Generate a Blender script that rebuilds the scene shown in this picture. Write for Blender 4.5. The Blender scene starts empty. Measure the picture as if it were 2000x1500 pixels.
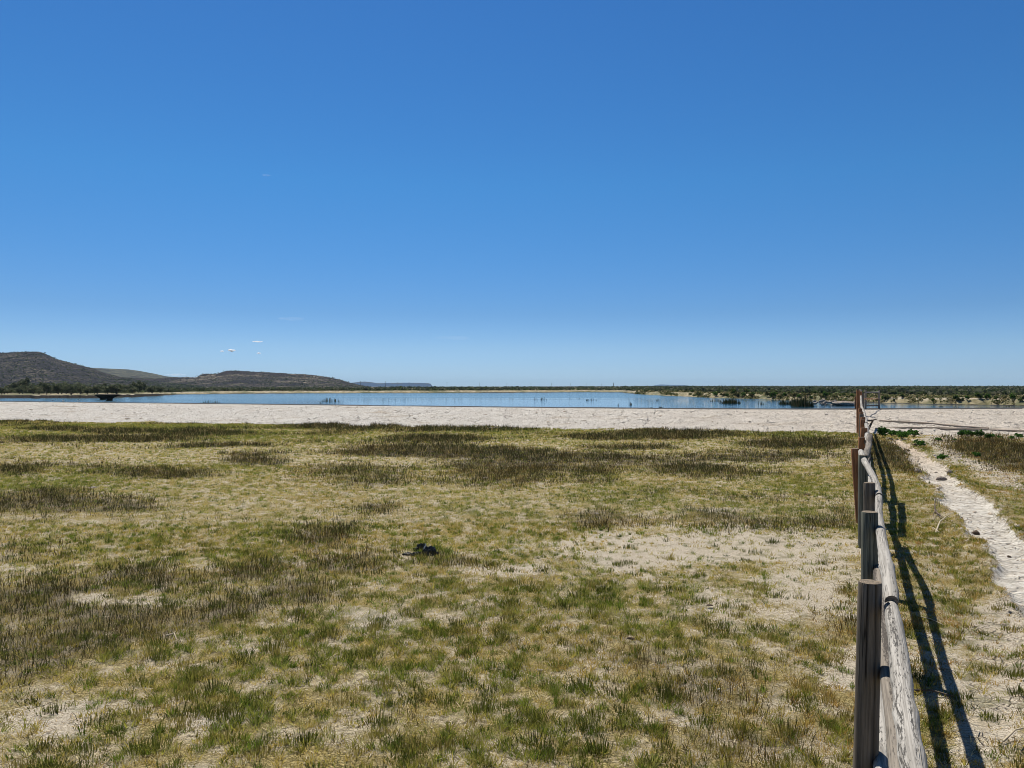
import bpy, math, random
import numpy as np
from mathutils import Vector, Matrix

# ------------------------------------------------------------------ camera, sky, sun, exposure
SC = bpy.context.scene
COL = SC.collection
EYE = 2.5
F = 1500.0          # focal length in photo pixels (photo is 2000 wide)
HOR = 755.0         # photo row of the horizon
cam = bpy.data.cameras.new("camera")
cam.sensor_width = 36.0
cam.lens = 27.0
cam.clip_start = 0.05
cam.clip_end = 60000
camo = bpy.data.objects.new("camera", cam)
camo.location = (0, 0, EYE)
camo.rotation_euler = (math.radians(90) + math.atan(5 / 1500.0), 0, 0)
COL.objects.link(camo)
SC.camera = camo

SHX, SHY = 0.212, -0.588                 # shadow run per metre of height
SUN_EL = math.atan(1 / math.hypot(SHX, SHY))
SUN_AZ = math.atan2(-SHX, -SHY)
world = bpy.data.worlds.new("World")
SC.world = world
world.use_nodes = True
wn = world.node_tree
for n in list(wn.nodes):
    wn.nodes.remove(n)
sky = wn.nodes.new("ShaderNodeTexSky")
sky.sky_type = 'NISHITA'
sky.sun_disc = False
sky.sun_elevation = SUN_EL
sky.sun_rotation = SUN_AZ
sky.altitude = 1300
sky.air_density = 1.0
sky.dust_density = 0.25
sky.ozone_density = 3.0
hs = wn.nodes.new("ShaderNodeHueSaturation")
hs.inputs['Saturation'].default_value = 1.12
hs.inputs['Hue'].default_value = 0.503
bg = wn.nodes.new("ShaderNodeBackground")
bg.inputs['Strength'].default_value = 0.1495   # halved again by the tint ramp: 0.095 in effect
wo = wn.nodes.new("ShaderNodeOutputWorld")
wn.links.new(sky.outputs[0], hs.inputs['Color'])
tc = wn.nodes.new("ShaderNodeTexCoord")
sep = wn.nodes.new("ShaderNodeSeparateXYZ")
wn.links.new(tc.outputs['Generated'], sep.inputs[0])
cr = wn.nodes.new("ShaderNodeValToRGB")
SKYT = [(0.0, (.52, .69, 1.10)), (.013, (.52, .70, 1.11)), (.05, (.535, .705, .99)), (.093, (.445, .652, .896)), (.16, (.41, .72, .95)), (.252, (.39, .815, 1.02)), (.45, (.38, .80, 1.06)), (.66, (.36, .52, .56))]
for i, (p_, c_) in enumerate(SKYT):
    e_ = cr.color_ramp.elements[i] if i < 2 else cr.color_ramp.elements.new(p_)
    e_.position = p_
    e_.color = tuple(v * .5 for v in c_) + (1,)
wn.links.new(sep.outputs[2], cr.inputs[0])
mul = wn.nodes.new("ShaderNodeMix")
mul.data_type = 'RGBA'
mul.blend_type = 'MULTIPLY'
mul.inputs[0].default_value = 1.0
wn.links.new(hs.outputs[0], mul.inputs[6])
wn.links.new(cr.outputs[0], mul.inputs[7])
wn.links.new(mul.outputs[2], bg.inputs[0])
wn.links.new(bg.outputs[0], wo.inputs[0])

sun = bpy.data.lights.new("sun", 'SUN')
sun.energy = 5.0
sun.angle = math.radians(0.53)
sun.color = (1.0, 0.94, 0.83)
suno = bpy.data.objects.new("sun", sun)
suno.rotation_euler = Vector((-SHX, -SHY, 1)).to_track_quat('Z', 'Y').to_euler()
COL.objects.link(suno)

SC.view_settings.view_transform = 'Standard'
SC.view_settings.look = 'None'
SC.view_settings.exposure = 0.36
SC.view_settings.gamma = 1
SC.cycles.max_bounces = 6
SC.cycles.transparent_max_bounces = 8
SC.cycles.volume_bounces = 2
SC.cycles.filter_width = 0.9

rng = np.random.default_rng(11)
random.seed(7)


# ------------------------------------------------------------------ small helpers
def _h(ix, iy, s):
    n = (ix.astype(np.int64) * 374761393 + iy.astype(np.int64) * 668265263 + s * 1442695041) & 0xffffffff
    n = ((n ^ (n >> 13)) * 1274126177) & 0xffffffff
    n = (n ^ (n >> 16)) & 0xffffff
    return n / float(0xffffff)


def vnoise(x, y, s=0):
    ix, iy = np.floor(x), np.floor(y)
    fx, fy = x - ix, y - iy
    fx = fx * fx * (3 - 2 * fx)
    fy = fy * fy * (3 - 2 * fy)
    a, b = _h(ix, iy, s), _h(ix + 1, iy, s)
    c, d = _h(ix, iy + 1, s), _h(ix + 1, iy + 1, s)
    return (a + (b - a) * fx) * (1 - fy) + (c + (d - c) * fx) * fy


def fbm(x, y, s=0, o=4):
    r, a, t = 0, 1.0, 0
    for k in range(o):
        r = r + a * vnoise(x * 2 ** k + 17.3 * k, y * 2 ** k - 9.1 * k, s + k)
        t += a
        a *= 0.5
    return r / t


def sm(a, b, v):
    t = np.clip((v - a) / (b - a), 0, 1)
    return t * t * (3 - 2 * t)


def px(u, v, y=None, z=0.0):
    """photo pixel to a point on a level z, or at depth y"""
    if y is None:
        y = (EYE - z) * F / (v - HOR)
        return ((u - 1000) / F * y, y, z)
    return ((u - 1000) / F * y, y, EYE - (v - HOR) / F * y)


def tag(o, label=None, cat=None, group=None, kind=None):
    if label: o['label'] = label
    if cat: o['category'] = cat
    if group: o['group'] = group
    if kind: o['kind'] = kind
    return o


def empty(name, loc=(0, 0, 0)):
    o = bpy.data.objects.new(name, None)
    o.location = loc
    COL.objects.link(o)
    return o


def nmesh(name, V, P, mat=None, parent=None, smooth=False, cols=None, vecs=None, floats=None):
    """V (n,3); P (m,k) or a list of (m,k) arrays"""
    V = np.asarray(V, dtype=np.float32)
    if isinstance(P, np.ndarray): P = [P]
    me = bpy.data.meshes.new(name)
    me.vertices.add(len(V))
    me.vertices.foreach_set('co', V.ravel())
    loops = np.concatenate([p.ravel() for p in P]).astype(np.int32)
    sizes = np.concatenate([np.full(len(p), p.shape[1], np.int32) for p in P])
    starts = np.concatenate([[0], np.cumsum(sizes)[:-1]]).astype(np.int32)
    me.loops.add(len(loops))
    me.loops.foreach_set('vertex_index', loops)
    me.polygons.add(len(sizes))
    me.polygons.foreach_set('loop_start', starts)
    me.polygons.foreach_set('loop_total', sizes)
    if smooth:
        me.polygons.foreach_set('use_smooth', np.ones(len(sizes), bool))
    if cols is not None:
        a = me.attributes.new('col', 'FLOAT_COLOR', 'POINT')
        c = np.ones((len(V), 4), np.float32)
        c[:, :3] = cols
        a.data.foreach_set('color', c.ravel())
    for k, v in (vecs or {}).items():
        a = me.attributes.new(k, 'FLOAT_VECTOR', 'POINT')
        a.data.foreach_set('vector', np.asarray(v, np.float32).ravel())
    for k, v in (floats or {}).items():
        a = me.attributes.new(k, 'FLOAT', 'POINT')
        a.data.foreach_set('value', np.asarray(v, np.float32).ravel())
    me.update(calc_edges=True)
    me.validate()
    if mat: me.materials.append(mat)
    o = bpy.data.objects.new(name, me)
    if parent: o.parent = parent
    COL.objects.link(o)
    return o


def copy_tree(o, parent=None):
    c = o.copy()
    COL.objects.link(c)
    if parent: c.parent = parent
    for ch in list(o.children):
        copy_tree(ch, c)
    return c


# ------------------------------------------------------------------ materials
class NT:
    def __init__(s, name):
        s.m = bpy.data.materials.new(name)
        s.m.use_nodes = True
        s.t = s.m.node_tree
        for n in list(s.t.nodes): s.t.nodes.remove(n)
        s.out = s.n("ShaderNodeOutputMaterial")

    def n(s, typ, **kw):
        nd = s.t.nodes.new(typ)
        for k, v in kw.items(): setattr(nd, k, v)
        return nd

    def l(s, a, b): s.t.links.new(a, b)

    def setin(s, sock, v):
        if isinstance(v, bpy.types.NodeSocket): s.l(v, sock)
        elif isinstance(v, tuple) and len(v) == 3 and sock.type == 'RGBA': sock.default_value = (*v, 1)
        else: sock.default_value = v

    def noise(s, vec, scale, detail=4, rough=0.55, dist=0.0):
        nd = s.n("ShaderNodeTexNoise")
        s.l(vec, nd.inputs['Vector'])
        nd.inputs['Scale'].default_value = scale
        nd.inputs['Detail'].default_value = detail
        nd.inputs['Roughness'].default_value = rough
        nd.inputs['Distortion'].default_value = dist
        return nd.outputs[0]

    def voro(s, vec, scale, feature='F1', out=0, rnd=1.0):
        nd = s.n("ShaderNodeTexVoronoi", feature=feature)
        s.l(vec, nd.inputs['Vector'])
        nd.inputs['Scale'].default_value = scale
        nd.inputs['Randomness'].default_value = rnd
        return nd.outputs[out]

    def mapping(s, vec, scale):
        nd = s.n("ShaderNodeMapping")
        s.l(vec, nd.inputs['Vector'])
        nd.inputs['Scale'].default_value = scale
        return nd.outputs[0]

    def ramp(s, fac, a, b, lo=0.0, hi=1.0):
        nd = s.n("ShaderNodeMapRange", interpolation_type='SMOOTHSTEP')
        s.setin(nd.inputs[0], fac)
        for i, v in ((1, a), (2, b), (3, lo), (4, hi)): s.setin(nd.inputs[i], v)
        return nd.outputs[0]

    def math(s, op, a, b=0.0):
        nd = s.n("ShaderNodeMath", operation=op)
        s.setin(nd.inputs[0], a)
        s.setin(nd.inputs[1], b)
        return nd.outputs[0]

    def mix(s, fac, a, b, typ='MIX'):
        nd = s.n("ShaderNodeMix", data_type='RGBA', blend_type=typ)
        s.setin(nd.inputs[0], fac)
        s.setin(nd.inputs[6], a)
        s.setin(nd.inputs[7], b)
        return nd.outputs[2]

    def attr(s, name, out=2):
        nd = s.n("ShaderNodeAttribute")
        nd.attribute_name = name
        return nd.outputs[out]

    def pos(s): return s.n("ShaderNodeNewGeometry").outputs['Position']

    def bump(s, h, strength=0.5, dist=0.05, normal=None):
        nd = s.n("ShaderNodeBump")
        nd.inputs['Strength'].default_value = strength
        nd.inputs['Distance'].default_value = dist
        s.l(h, nd.inputs['Height'])
        if normal is not None: s.l(normal, nd.inputs['Normal'])
        return nd.outputs[0]

    def principled(s, color, rough=0.9, normal=None, spec=0.2, **kw):
        p = s.n("ShaderNodeBsdfPrincipled")
        s.setin(p.inputs['Base Color'], color)
        s.setin(p.inputs['Roughness'], rough)
        p.inputs['Specular IOR Level'].default_value = spec
        for k, v in kw.items(): s.setin(p.inputs[k], v)
        if normal is not None: s.l(normal, p.inputs['Normal'])
        s.l(p.outputs[0], s.out.inputs[0])
        return p


def mat_leaf(name, tr=0.45, hue_noise=None):
    m = NT(name)
    c = m.attr('col', 0)
    d = m.n("ShaderNodeBsdfDiffuse")
    t = m.n("ShaderNodeBsdfTranslucent")
    mx = m.n("ShaderNodeMixShader")
    mx.inputs[0].default_value = tr
    m.l(c, d.inputs[0])
    m.l(c, t.inputs[0])
    m.l(d.outputs[0], mx.inputs[1])
    m.l(t.outputs[0], mx.inputs[2])
    m.l(mx.outputs[0], m.out.inputs[0])
    return m.m


M = {}
M['grass'] = mat_leaf('grass_blades', 0.45)
M['leaf'] = mat_leaf('leaves', 0.4)
M['scrub'] = mat_leaf('scrub', 0.35)


def mat_ground():
    m = NT('ground')
    p = m.pos()
    n1 = m.noise(p, 2.2, 5, 0.6)
    n2 = m.noise(p, 14, 4, 0.65)
    n3 = m.noise(p, 60, 3, 0.7)
    soil = m.mix(m.ramp(n2, .38, .62), (.20, .165, .10), (.54, .46, .32))
    soil = m.mix(m.ramp(n3, .47, .60), soil, (.62, .545, .42))
    lit = m.mix(m.ramp(m.noise(m.mapping(p, (1, 2.2, 1)), 45, 3, .7), .4, .6), (.15, .12, .045), (.48, .39, .18))
    soil = m.mix(m.ramp(n1, .42, .58), soil, lit)
    bare = m.attr('bare')
    bm = m.ramp(m.math('ADD', bare, m.math('ADD', m.math('MULTIPLY', m.math('SUBTRACT', n2, .5), 1.2), m.math('MULTIPLY', m.math('SUBTRACT', n3, .5), .9))), .36, .74)
    white = m.mix(m.ramp(n3, .38, .56), (.36, .295, .21), (.66, .59, .48))
    white = m.mix(m.ramp(n1, .56, .72), white, (.52, .44, .32))
    c = m.mix(bm, soil, white)
    grn = m.attr('green')
    gm = m.ramp(m.math('ADD', grn, m.math('MULTIPLY', m.math('SUBTRACT', n2, .5), .8)), .35, .8)
    c = m.mix(m.math('MULTIPLY', gm, .5), c, (.12, .125, .035))
    crack = m.voro(p, 9, 'DISTANCE_TO_EDGE')
    sx = m.n("ShaderNodeSeparateXYZ")
    m.l(p, sx.inputs[0])
    rsh = m.attr('rush')
    c = m.mix(m.math('MULTIPLY', m.ramp(m.math('ADD', rsh, m.math('MULTIPLY', m.math('SUBTRACT', n2, .5), .9)), .25, .8), m.ramp(sx.outputs[1], 12, 30, .55, .9)), c, (.06, .047, .026))
    right = m.ramp(m.math('SUBTRACT', sx.outputs[0], m.math('MULTIPLY', sx.outputs[1], .4553)), .2, .8)
    cm = m.math('MULTIPLY', m.ramp(crack, 0.0, .05, 1, 0), m.ramp(m.noise(p, 1.6, 2), .48, .6))
    cm = m.math('MULTIPLY', m.math('MULTIPLY', cm, bm), right)
    c = m.mix(m.math('MULTIPLY', cm, .7), c, (.12, .095, .07))
    h = m.math('ADD', m.math('MULTIPLY', n2, 1.0), m.math('MULTIPLY', n3, .7))
    h = m.math('SUBTRACT', h, m.math('MULTIPLY', cm, 1.0))
    # trodden path
    pd = m.attr('pd')
    pm = m.ramp(m.math('ADD', pd, m.math('ADD', m.math('MULTIPLY', m.math('SUBTRACT', n2, .5), .34), m.math('MULTIPLY', m.math('SUBTRACT', n3, .5), .12))), -.015, .03)
    q2 = m.noise(p, 9, 5, 0.65)
    pc = m.mix(m.ramp(q2, .36, .6), (.56, .515, .45), (.77, .735, .675))
    pc = m.mix(m.ramp(sx.outputs[1], 15, 34), pc, m.mix(.6, pc, (.52, .38, .25)))
    pc = m.mix(m.ramp(n3, .58, .70), pc, (.22, .17, .12))
    st = m.noise(m.mapping(p, (1, 3.5, 1)), 10, 4, .7)
    pc = m.mix(m.ramp(st, .60, .70), pc, (.30, .23, .165))
    pcr = m.voro(m.mapping(p, (1, 1.6, 1)), 3.2, 'DISTANCE_TO_EDGE')
    pcm = m.math('MULTIPLY', m.ramp(pcr, 0, .035, 1, 0), m.ramp(m.noise(p, 1.1, 3), .46, .56))
    pc = m.mix(m.math('MULTIPLY', pcm, .75), pc, (.20, .16, .12))
    foot = m.ramp(m.noise(m.mapping(p, (1, 1.3, 1)), 3.2, 2, .5, .8), .52, .60)
    pc = m.mix(m.math('MULTIPLY', foot, .25), pc, (.40, .34, .27))
    h = m.math('SUBTRACT', h, m.math('MULTIPLY', m.math('ADD', m.math('MULTIPLY', foot, .8), pcm), pm))
    c = m.mix(pm, c, pc)
    h = m.math('ADD', h, m.math('MULTIPLY', st, .8))
    m.principled(c, .95, m.bump(h, 1.0, .05), .1)
    return m.m


def mat_bank():
    m = NT('sand_bank')
    p = m.pos()
    w = m.mapping(p, (1, .55, 1))
    n1 = m.noise(w, 1.1, 5, 0.62)
    n2 = m.noise(w, 9, 4, 0.65, .6)
    n3 = m.noise(p, 19, 3, 0.7)
    dr = m.noise(m.mapping(p, (.25, 1, 1)), .9, 4, .6)
    sx = m.n("ShaderNodeSeparateXYZ")
    m.l(p, sx.inputs[0])
    warm = m.ramp(sx.outputs[0], -8, 26)
    base = m.mix(warm, (.75, .72, .67), (.74, .67, .585))
    c = m.mix(m.ramp(n1, .35, .65), m.mix(.25, base, (.45, .38, .31)), base)
    c = m.mix(m.math('MULTIPLY', m.ramp(n2, .56, .69), .65), c, (.40, .34, .28))
    c = m.mix(m.math('MULTIPLY', m.ramp(n3, .55, .66), .7), c, (.26, .215, .17))
    c = m.mix(m.math('MULTIPLY', m.ramp(dr, .56, .70), .55), c, (.42, .33, .235))
    warp = m.n("ShaderNodeVectorMath", operation='ADD')
    nz = m.n("ShaderNodeTexNoise")
    m.l(p, nz.inputs['Vector'])
    nz.inputs['Scale'].default_value = .9
    m.l(p, warp.inputs[0])
    m.l(nz.outputs[1], warp.inputs[1])
    ck = m.voro(m.mapping(warp.outputs[0], (1, .45, 1)), .62, 'DISTANCE_TO_EDGE')
    cm = m.math('MULTIPLY', m.ramp(ck, .0, .035, 1, 0), m.ramp(n1, .45, .58))
    ck2 = m.voro(m.mapping(warp.outputs[0], (1, .6, 1)), 2.6, 'DISTANCE_TO_EDGE')
    cm2 = m.math('MULTIPLY', m.ramp(ck2, .0, .07, 1, 0), m.ramp(n2, .42, .6))
    cm = m.math('MAXIMUM', cm, m.math('MULTIPLY', cm2, .6))
    c = m.mix(m.math('MULTIPLY', cm, .55), c, (.22, .17, .13))
    wet = m.attr('wet')
    c = m.mix(m.ramp(m.math('ADD', wet, m.math('MULTIPLY', m.math('SUBTRACT', n1, .5), .5)), .4, .6), c, (.09, .085, .08))
    h = m.math('ADD', m.math('MULTIPLY', n1, 1.2), m.math('MULTIPLY', n2, .8))
    h = m.math('SUBTRACT', h, m.math('MULTIPLY', cm, .5))
    m.principled(c, .95, m.bump(h, 1.0, .40), .1)
    return m.m


def mat_farland():
    m = NT('far_land')
    p = m.pos()
    n1 = m.noise(p, .12, 5, .65)
    n2 = m.noise(p, .9, 4, .65)
    sand = m.attr('sand')
    c = m.mix(m.ramp(n2, .35, .62), (.16, .14, .08), (.30, .255, .165))
    c = m.mix(m.ramp(n1, .45, .6), c, (.10, .105, .055))
    sc = m.mix(m.ramp(n2, .38, .62), (.17, .15, .095), (.38, .335, .265))
    c = m.mix(m.ramp(m.math('ADD', sand, m.math('MULTIPLY', m.math('SUBTRACT', n2, .5), .7)), .4, .6), c, sc)
    dk = m.attr('earth')
    c = m.mix(m.ramp(m.math('ADD', dk, m.math('MULTIPLY', m.math('SUBTRACT', n2, .5), .5)), .4, .6), c, (.016, .013, .011))
    m.principled(c, .95, m.bump(n2, .8, .3), .1)
    return m.m


def mat_hill(name, base, lite, dark, sc=.05):
    m = NT(name)
    p = m.pos()
    n1 = m.noise(p, sc * .35, 5, .6)
    n2 = m.noise(p, sc * 3.2, 4, .7)
    c = m.mix(m.ramp(n1, .38, .62), base, lite)
    v = m.voro(p, sc * 5.5)
    dots = m.ramp(v, .38, .55, 1, 0)
    c = m.mix(m.math('MULTIPLY', dots, .9), c, dark)
    c = m.mix(m.ramp(n2, .50, .60), c, dark)
    rock = m.attr('rock')
    n4 = m.noise(m.mapping(p, (.3, .3, 1)), .1, 3, .6)
    c = m.mix(m.math('MULTIPLY', m.ramp(n4, .52, .62), .75), c, (.025, .022, .026))
    c = m.mix(m.ramp(m.math('ADD', rock, m.math('MULTIPLY', m.math('SUBTRACT', n2, .5), 1.0)), .45, .65), c, (.045, .038, .04))
    h = m.math('ADD', n2, m.math('MULTIPLY', dots, .7))
    m.principled(c, .95, m.bump(h, 1.0, 2.0), .05)
    return m.m


def mat_water():
    m = NT('water')
    p = m.pos()
    sx = m.n("ShaderNodeSeparateXYZ")
    m.l(p, sx.inputs[0])
    band = m.noise(m.mapping(p, (.012, .05, 1)), 1.0, 3, .6)
    zone = m.ramp(m.math('ADD', sx.outputs[1], m.math('MULTIPLY', m.math('SUBTRACT', band, .5), 60)), 96, 118)
    n1 = m.noise(m.mapping(p, (1, 1.6, 1)), 1.6, 3, .6)
    n2 = m.noise(m.mapping(p, (1, 1.4, 1)), 7, 3, .6)
    h = m.math('ADD', n1, m.math('MULTIPLY', n2, .35))
    zone = m.math('MAXIMUM', zone, m.ramp(sx.outputs[0], -12, -34))
    amp = m.ramp(zone, 0, 1, .24, .85)
    streak = m.ramp(m.noise(m.mapping(p, (.01, .09, 1)), 1.0, 2, .5), .62, .68)
    amp = m.math('MULTIPLY', amp, m.math('SUBTRACT', 1.0, m.math('MULTIPLY', streak, .75)))
    b = m.n("ShaderNodeBump")
    b.inputs['Distance'].default_value = .06
    m.l(h, b.inputs['Height'])
    m.l(amp, b.inputs['Strength'])
    col = m.mix(zone, (.03, .10, .17), (.07, .125, .12))
    m.principled(col, m.ramp(zone, 0, 1, .03, .12), b.outputs[0], .5, IOR=1.33)
    return m.m


def mat_wood(name, base, dark, fleck=None, flo=.60, fhi=.66, grain=1.0, crack=0.5, rough=.85):
    m = NT(name)
    g = m.attr('grain', 1)
    g1 = m.noise(m.mapping(g, (34, 34, 1.6)), grain, 5, .65)
    g2 = m.noise(m.mapping(g, (110, 110, 5)), grain, 3, .6)
    big = m.noise(m.mapping(g, (4, 4, 1.2)), 1, 4, .6)
    c = m.mix(m.ramp(g1, .34, .66), dark, base)
    c = m.mix(m.math('MULTIPLY', m.ramp(g2, .5, .7), .5), c, dark)
    c = m.mix(m.ramp(big, .35, .68, 0, .55), c, m.mix(.5, base, dark))
    h = m.math('ADD', g1, m.math('MULTIPLY', g2, .5))
    if fleck:
        f = m.noise(m.mapping(g, (64, 64, 15)), 1, 5, .75)
        side = m.noise(m.mapping(g, (9, 9, .5)), 1, 3, .5)
        fm = m.ramp(m.math('ADD', f, m.math('MULTIPLY', m.math('SUBTRACT', side, .5), .95)), flo, fhi)
        c = m.mix(m.math('MULTIPLY', fm, .9), c, fleck)
        h = m.math('ADD', h, m.math('MULTIPLY', fm, .8))
    ck = m.noise(m.mapping(g, (22, 22, .8)), 1, 2, .5)
    cm = m.ramp(m.math('ABSOLUTE', m.math('SUBTRACT', ck, .5)), .0, .02, 1, 0)
    cm = m.math('MULTIPLY', cm, m.ramp(m.noise(m.mapping(g, (3, 3, 1.1)), 1, 2), .5, .56))
    c = m.mix(m.math('MULTIPLY', cm, crack), c, (.012, .01, .008))
    h = m.math('SUBTRACT', h, m.math('MULTIPLY', cm, 2))
    m.principled(c, rough, m.bump(h, .7, .006), .25)
    return m.m


def mat_end():
    m = NT('end_grain')
    g = m.attr('grain', 1)
    w = m.n("ShaderNodeTexWave", wave_type='RINGS', rings_direction='Z')
    mp = m.n("ShaderNodeMapping")
    m.l(g, mp.inputs['Vector'])
    mp.inputs['Location'].default_value = (-.3, 0, 0)
    m.l(mp.outputs[0], w.inputs['Vector'])
    w.inputs['Scale'].default_value = 28
    w.inputs['Distortion'].default_value = 1.5
    c = m.mix(w.outputs[1], (.15, .115, .08), (.30, .24, .18))
    c = m.mix(m.ramp(m.noise(g, 40, 4, .6), .45, .6), c, (.12, .10, .08))
    m.principled(c, .9, m.bump(w.outputs[1], .5, .004), .2)
    return m.m


M['end_grain'] = mat_end()
M['ground'] = mat_ground()
M['path'] = M['ground']
M['bank'] = mat_bank()
M['farland'] = mat_farland()
M['hill'] = mat_hill('hillside', (.048, .043, .045), (.115, .10, .078), (.012, .012, .017), .085)
M['mesa_near'] = mat_hill('mesa_slope', (.048, .042, .044), (.20, .17, .13), (.012, .011, .016), .07)
M['plateau'] = mat_hill('plateau', (.10, .10, .07), (.12, .115, .075), (.05, .055, .05), .03)
M['blue'] = mat_hill('far_mesa', (.012, .024, .075), (.016, .03, .085), (.010, .02, .06), .01)  # blue of distance haze painted into the base colour, on top of the haze volume
M['water'] = mat_water()
M['post_grey'] = mat_wood('weathered_grey_post', (.21, .175, .135), (.07, .058, .046), None, crack=.9)
M['post_green'] = mat_wood('greenish_grey_post', (.20, .20, .155), (.065, .067, .055), None, crack=.9)
M['post_brown'] = mat_wood('reddish_brown_post', (.44, .20, .088), (.17, .075, .036), None)
M['rail'] = mat_wood('bleached_rail', (.46, .435, .40), (.19, .175, .155), (.05, .045, .04), .60, .69)
M['rail_bark'] = mat_wood('bark_rail', (.28, .245, .205), (.14, .12, .10), (.06, .05, .042), .52, .62)
M['pole'] = mat_wood('fallen_pole', (.42, .35, .27), (.22, .175, .13), None)
M['utility'] = mat_wood('utility_pole', (.07, .06, .05), (.03, .025, .02), None)
M['stick'] = mat_wood('dead_stick', (.20, .155, .115), (.08, .06, .045), None)
M['stick_pale'] = mat_wood('pale_stick', (.62, .54, .40), (.40, .33, .22), None)


def mat_stone(name, a, b, sc=20):
    m = NT(name)
    n_ = m.n("ShaderNodeTexCoord").outputs['Object']
    n1 = m.noise(n_, sc, 5, .65)
    m.principled(m.mix(m.ramp(n1, .35, .65), a, b), .9, m.bump(n1, .8, .02), .2)
    return m.m


M['stone_brown'] = mat_stone('brown_stone', (.07, .05, .035), (.16, .115, .085))
M['stone_grey'] = mat_stone('grey_stone', (.13, .11, .095), (.33, .28, .24), 6)
M['stone_dark'] = mat_stone('dark_earth', (.018, .014, .011), (.055, .042, .032), 3)
M['clod'] = mat_stone('pale_clod', (.33, .275, .21), (.54, .475, .395), 14)


def mat_plain(name, c, rough=.6, spec=.3, **k):
    m = NT(name)
    n1 = m.noise(m.n("ShaderNodeTexCoord").outputs['Object'], 12, 4, .6)
    m.principled(m.mix(m.ramp(n1, .3, .7), tuple(v * .75 for v in c), c), rough, None, spec, **k)
    return m.m


M['plastic'] = mat_plain('black_plastic', (.012, .012, .013), .28, .5)
M['scrap_and_highlight'] = mat_plain('white_scrap_and_highlight', (.62, .62, .60), .4, .4)  # white litter scrap, also the painted highlight on the black sheet
M['bird_white'] = mat_plain('white_feathers', (.8, .8, .78), .8)
M['bird_dark'] = mat_plain('dark_feathers', (.02, .02, .025), .8)
M['reed'] = mat_plain('reed', (.035, .045, .025), .9)


def mat_cloud(dens):
    m = NT('cloud_vapour')
    v = m.n("ShaderNodeVolumePrincipled")
    v.inputs['Color'].default_value = (1, 1, 1, 1)
    v.inputs['Anisotropy'].default_value = .35
    v.inputs['Density'].default_value = dens
    m.l(v.outputs[0], m.out.inputs['Volume'])
    return m.m


# ------------------------------------------------------------------ layout of the place (world metres)
# path edges: depth -> x of left and right edge
PV = [(858, 1741, 1760), (870, 1746, 1778), (890, 1772, 1812), (910, 1789, 1838), (930, 1801, 1866), (950, 1817, 1886),
      (970, 1838, 1918), (990, 1849, 1943), (1010, 1868, 1962), (1030, 1882, 1980), (1050, 1903, 1999), (1070, 1908, 2022),
      (1090, 1922, 2052), (1110, 1937, 2080), (1130, 1950, 2110), (1153, 1978, 2160), (1180, 1990, 2200), (1260, 2010, 2300),
      (1360, 2030, 2420), (1500, 2060, 2600), (2100, 2300, 3300)]
_pd = np.array([3750 / (v - 755) for v, a, b in PV])[::-1]
_pl = np.array([(a - 1000) / F * 3750 / (v - 755) for v, a, b in PV])[::-1]
_pr = np.array([(b - 1000) / F * 3750 / (v - 755) for v, a, b in PV])[::-1]


def path_dist(x, y):
    """positive inside the path (metres to its nearer edge)"""
    l = np.interp(y, _pd, _pl)
    r = np.interp(y, _pd, _pr)
    w = (fbm(x * 1.3, y * 1.3, 40, 3) - .5) * .55 + (fbm(x * 5, y * 5, 41, 3) - .5) * .22
    d = np.minimum((x - l), (r - x)) + w * np.clip(y / 12, .5, 1.3)
    return np.where(y > 36.6, -1, d)


CRX = [-220, -110, -54, -22.8, 0, 14.2, 24.3, 38, 90, 200]
CRY = [118, 100, 81, 68.5, 58.5, 54.0, 53.2, 55.5, 58, 62]


def crest(x): return np.interp(x, CRX, CRY)


def foot(x):
    return 46.3 - .268 * x + (fbm(x * .12, x * 0, 5, 3) - .5) * 2.4


def ground_z(x, y):
    z = (fbm(x * .35, y * .35, 1, 4) - .5) * .10 * sm(3, 8, y)
    z = z + (fbm(x * 2.6, y * 2.6, 2, 3) - .5) * .045
    pdist = path_dist(x, y)
    z = z - .10 * sm(-.05, .16, pdist)
    z = z + .045 * np.exp(-((pdist + .10) / .14) ** 2) * (fbm(x * 4, y * 4, 8, 2) > .42)
    f, c = foot(x), crest(x)
    s = (y - f) / (c - f)
    rise = .9 * (sm(0, 1, s) * .55 + np.clip(s, 0, 1) * .45)
    lump = (fbm(x * .9, y * .6, 21, 4) - .5) * .18 + (fbm(x * 2.6, y * 1.5, 22, 3) - .5) * .17
    z = z * (1 - sm(-.1, .2, s)) + rise + lump * sm(-.02, .08, s) * (1 - sm(.86, 1.0, s))
    d2 = y - c
    z = np.where(d2 > 0, .9 - .045 * sm(0, 4.5, d2) - .45 * sm(4.5, 12, d2) + (fbm(x * .5, y * .5, 24, 2) - .5) * .02, z)
    z = z + .9 * (1 - sm(.2, 2.6, y + .0 * x))
    return z


def uv_of(x, y):
    yy = np.maximum(y, .5)
    return 1000 + F * x / yy, 755 + 3750 / yy


def field(lst, u, v):
    r = np.zeros_like(u)
    for e in lst:
        cu, cv, ru, rv = e[:4]
        w = e[4] if len(e) > 4 else 1.0
        k = e[5] if len(e) > 5 else 0.0
        dv = v - cv - k * (u - cu)
        q = ((u - cu) / ru) ** 2 + (dv / rv) ** 2
        r = np.maximum(r, w * np.exp(-.75 * q ** 1.15))
    return r


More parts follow.
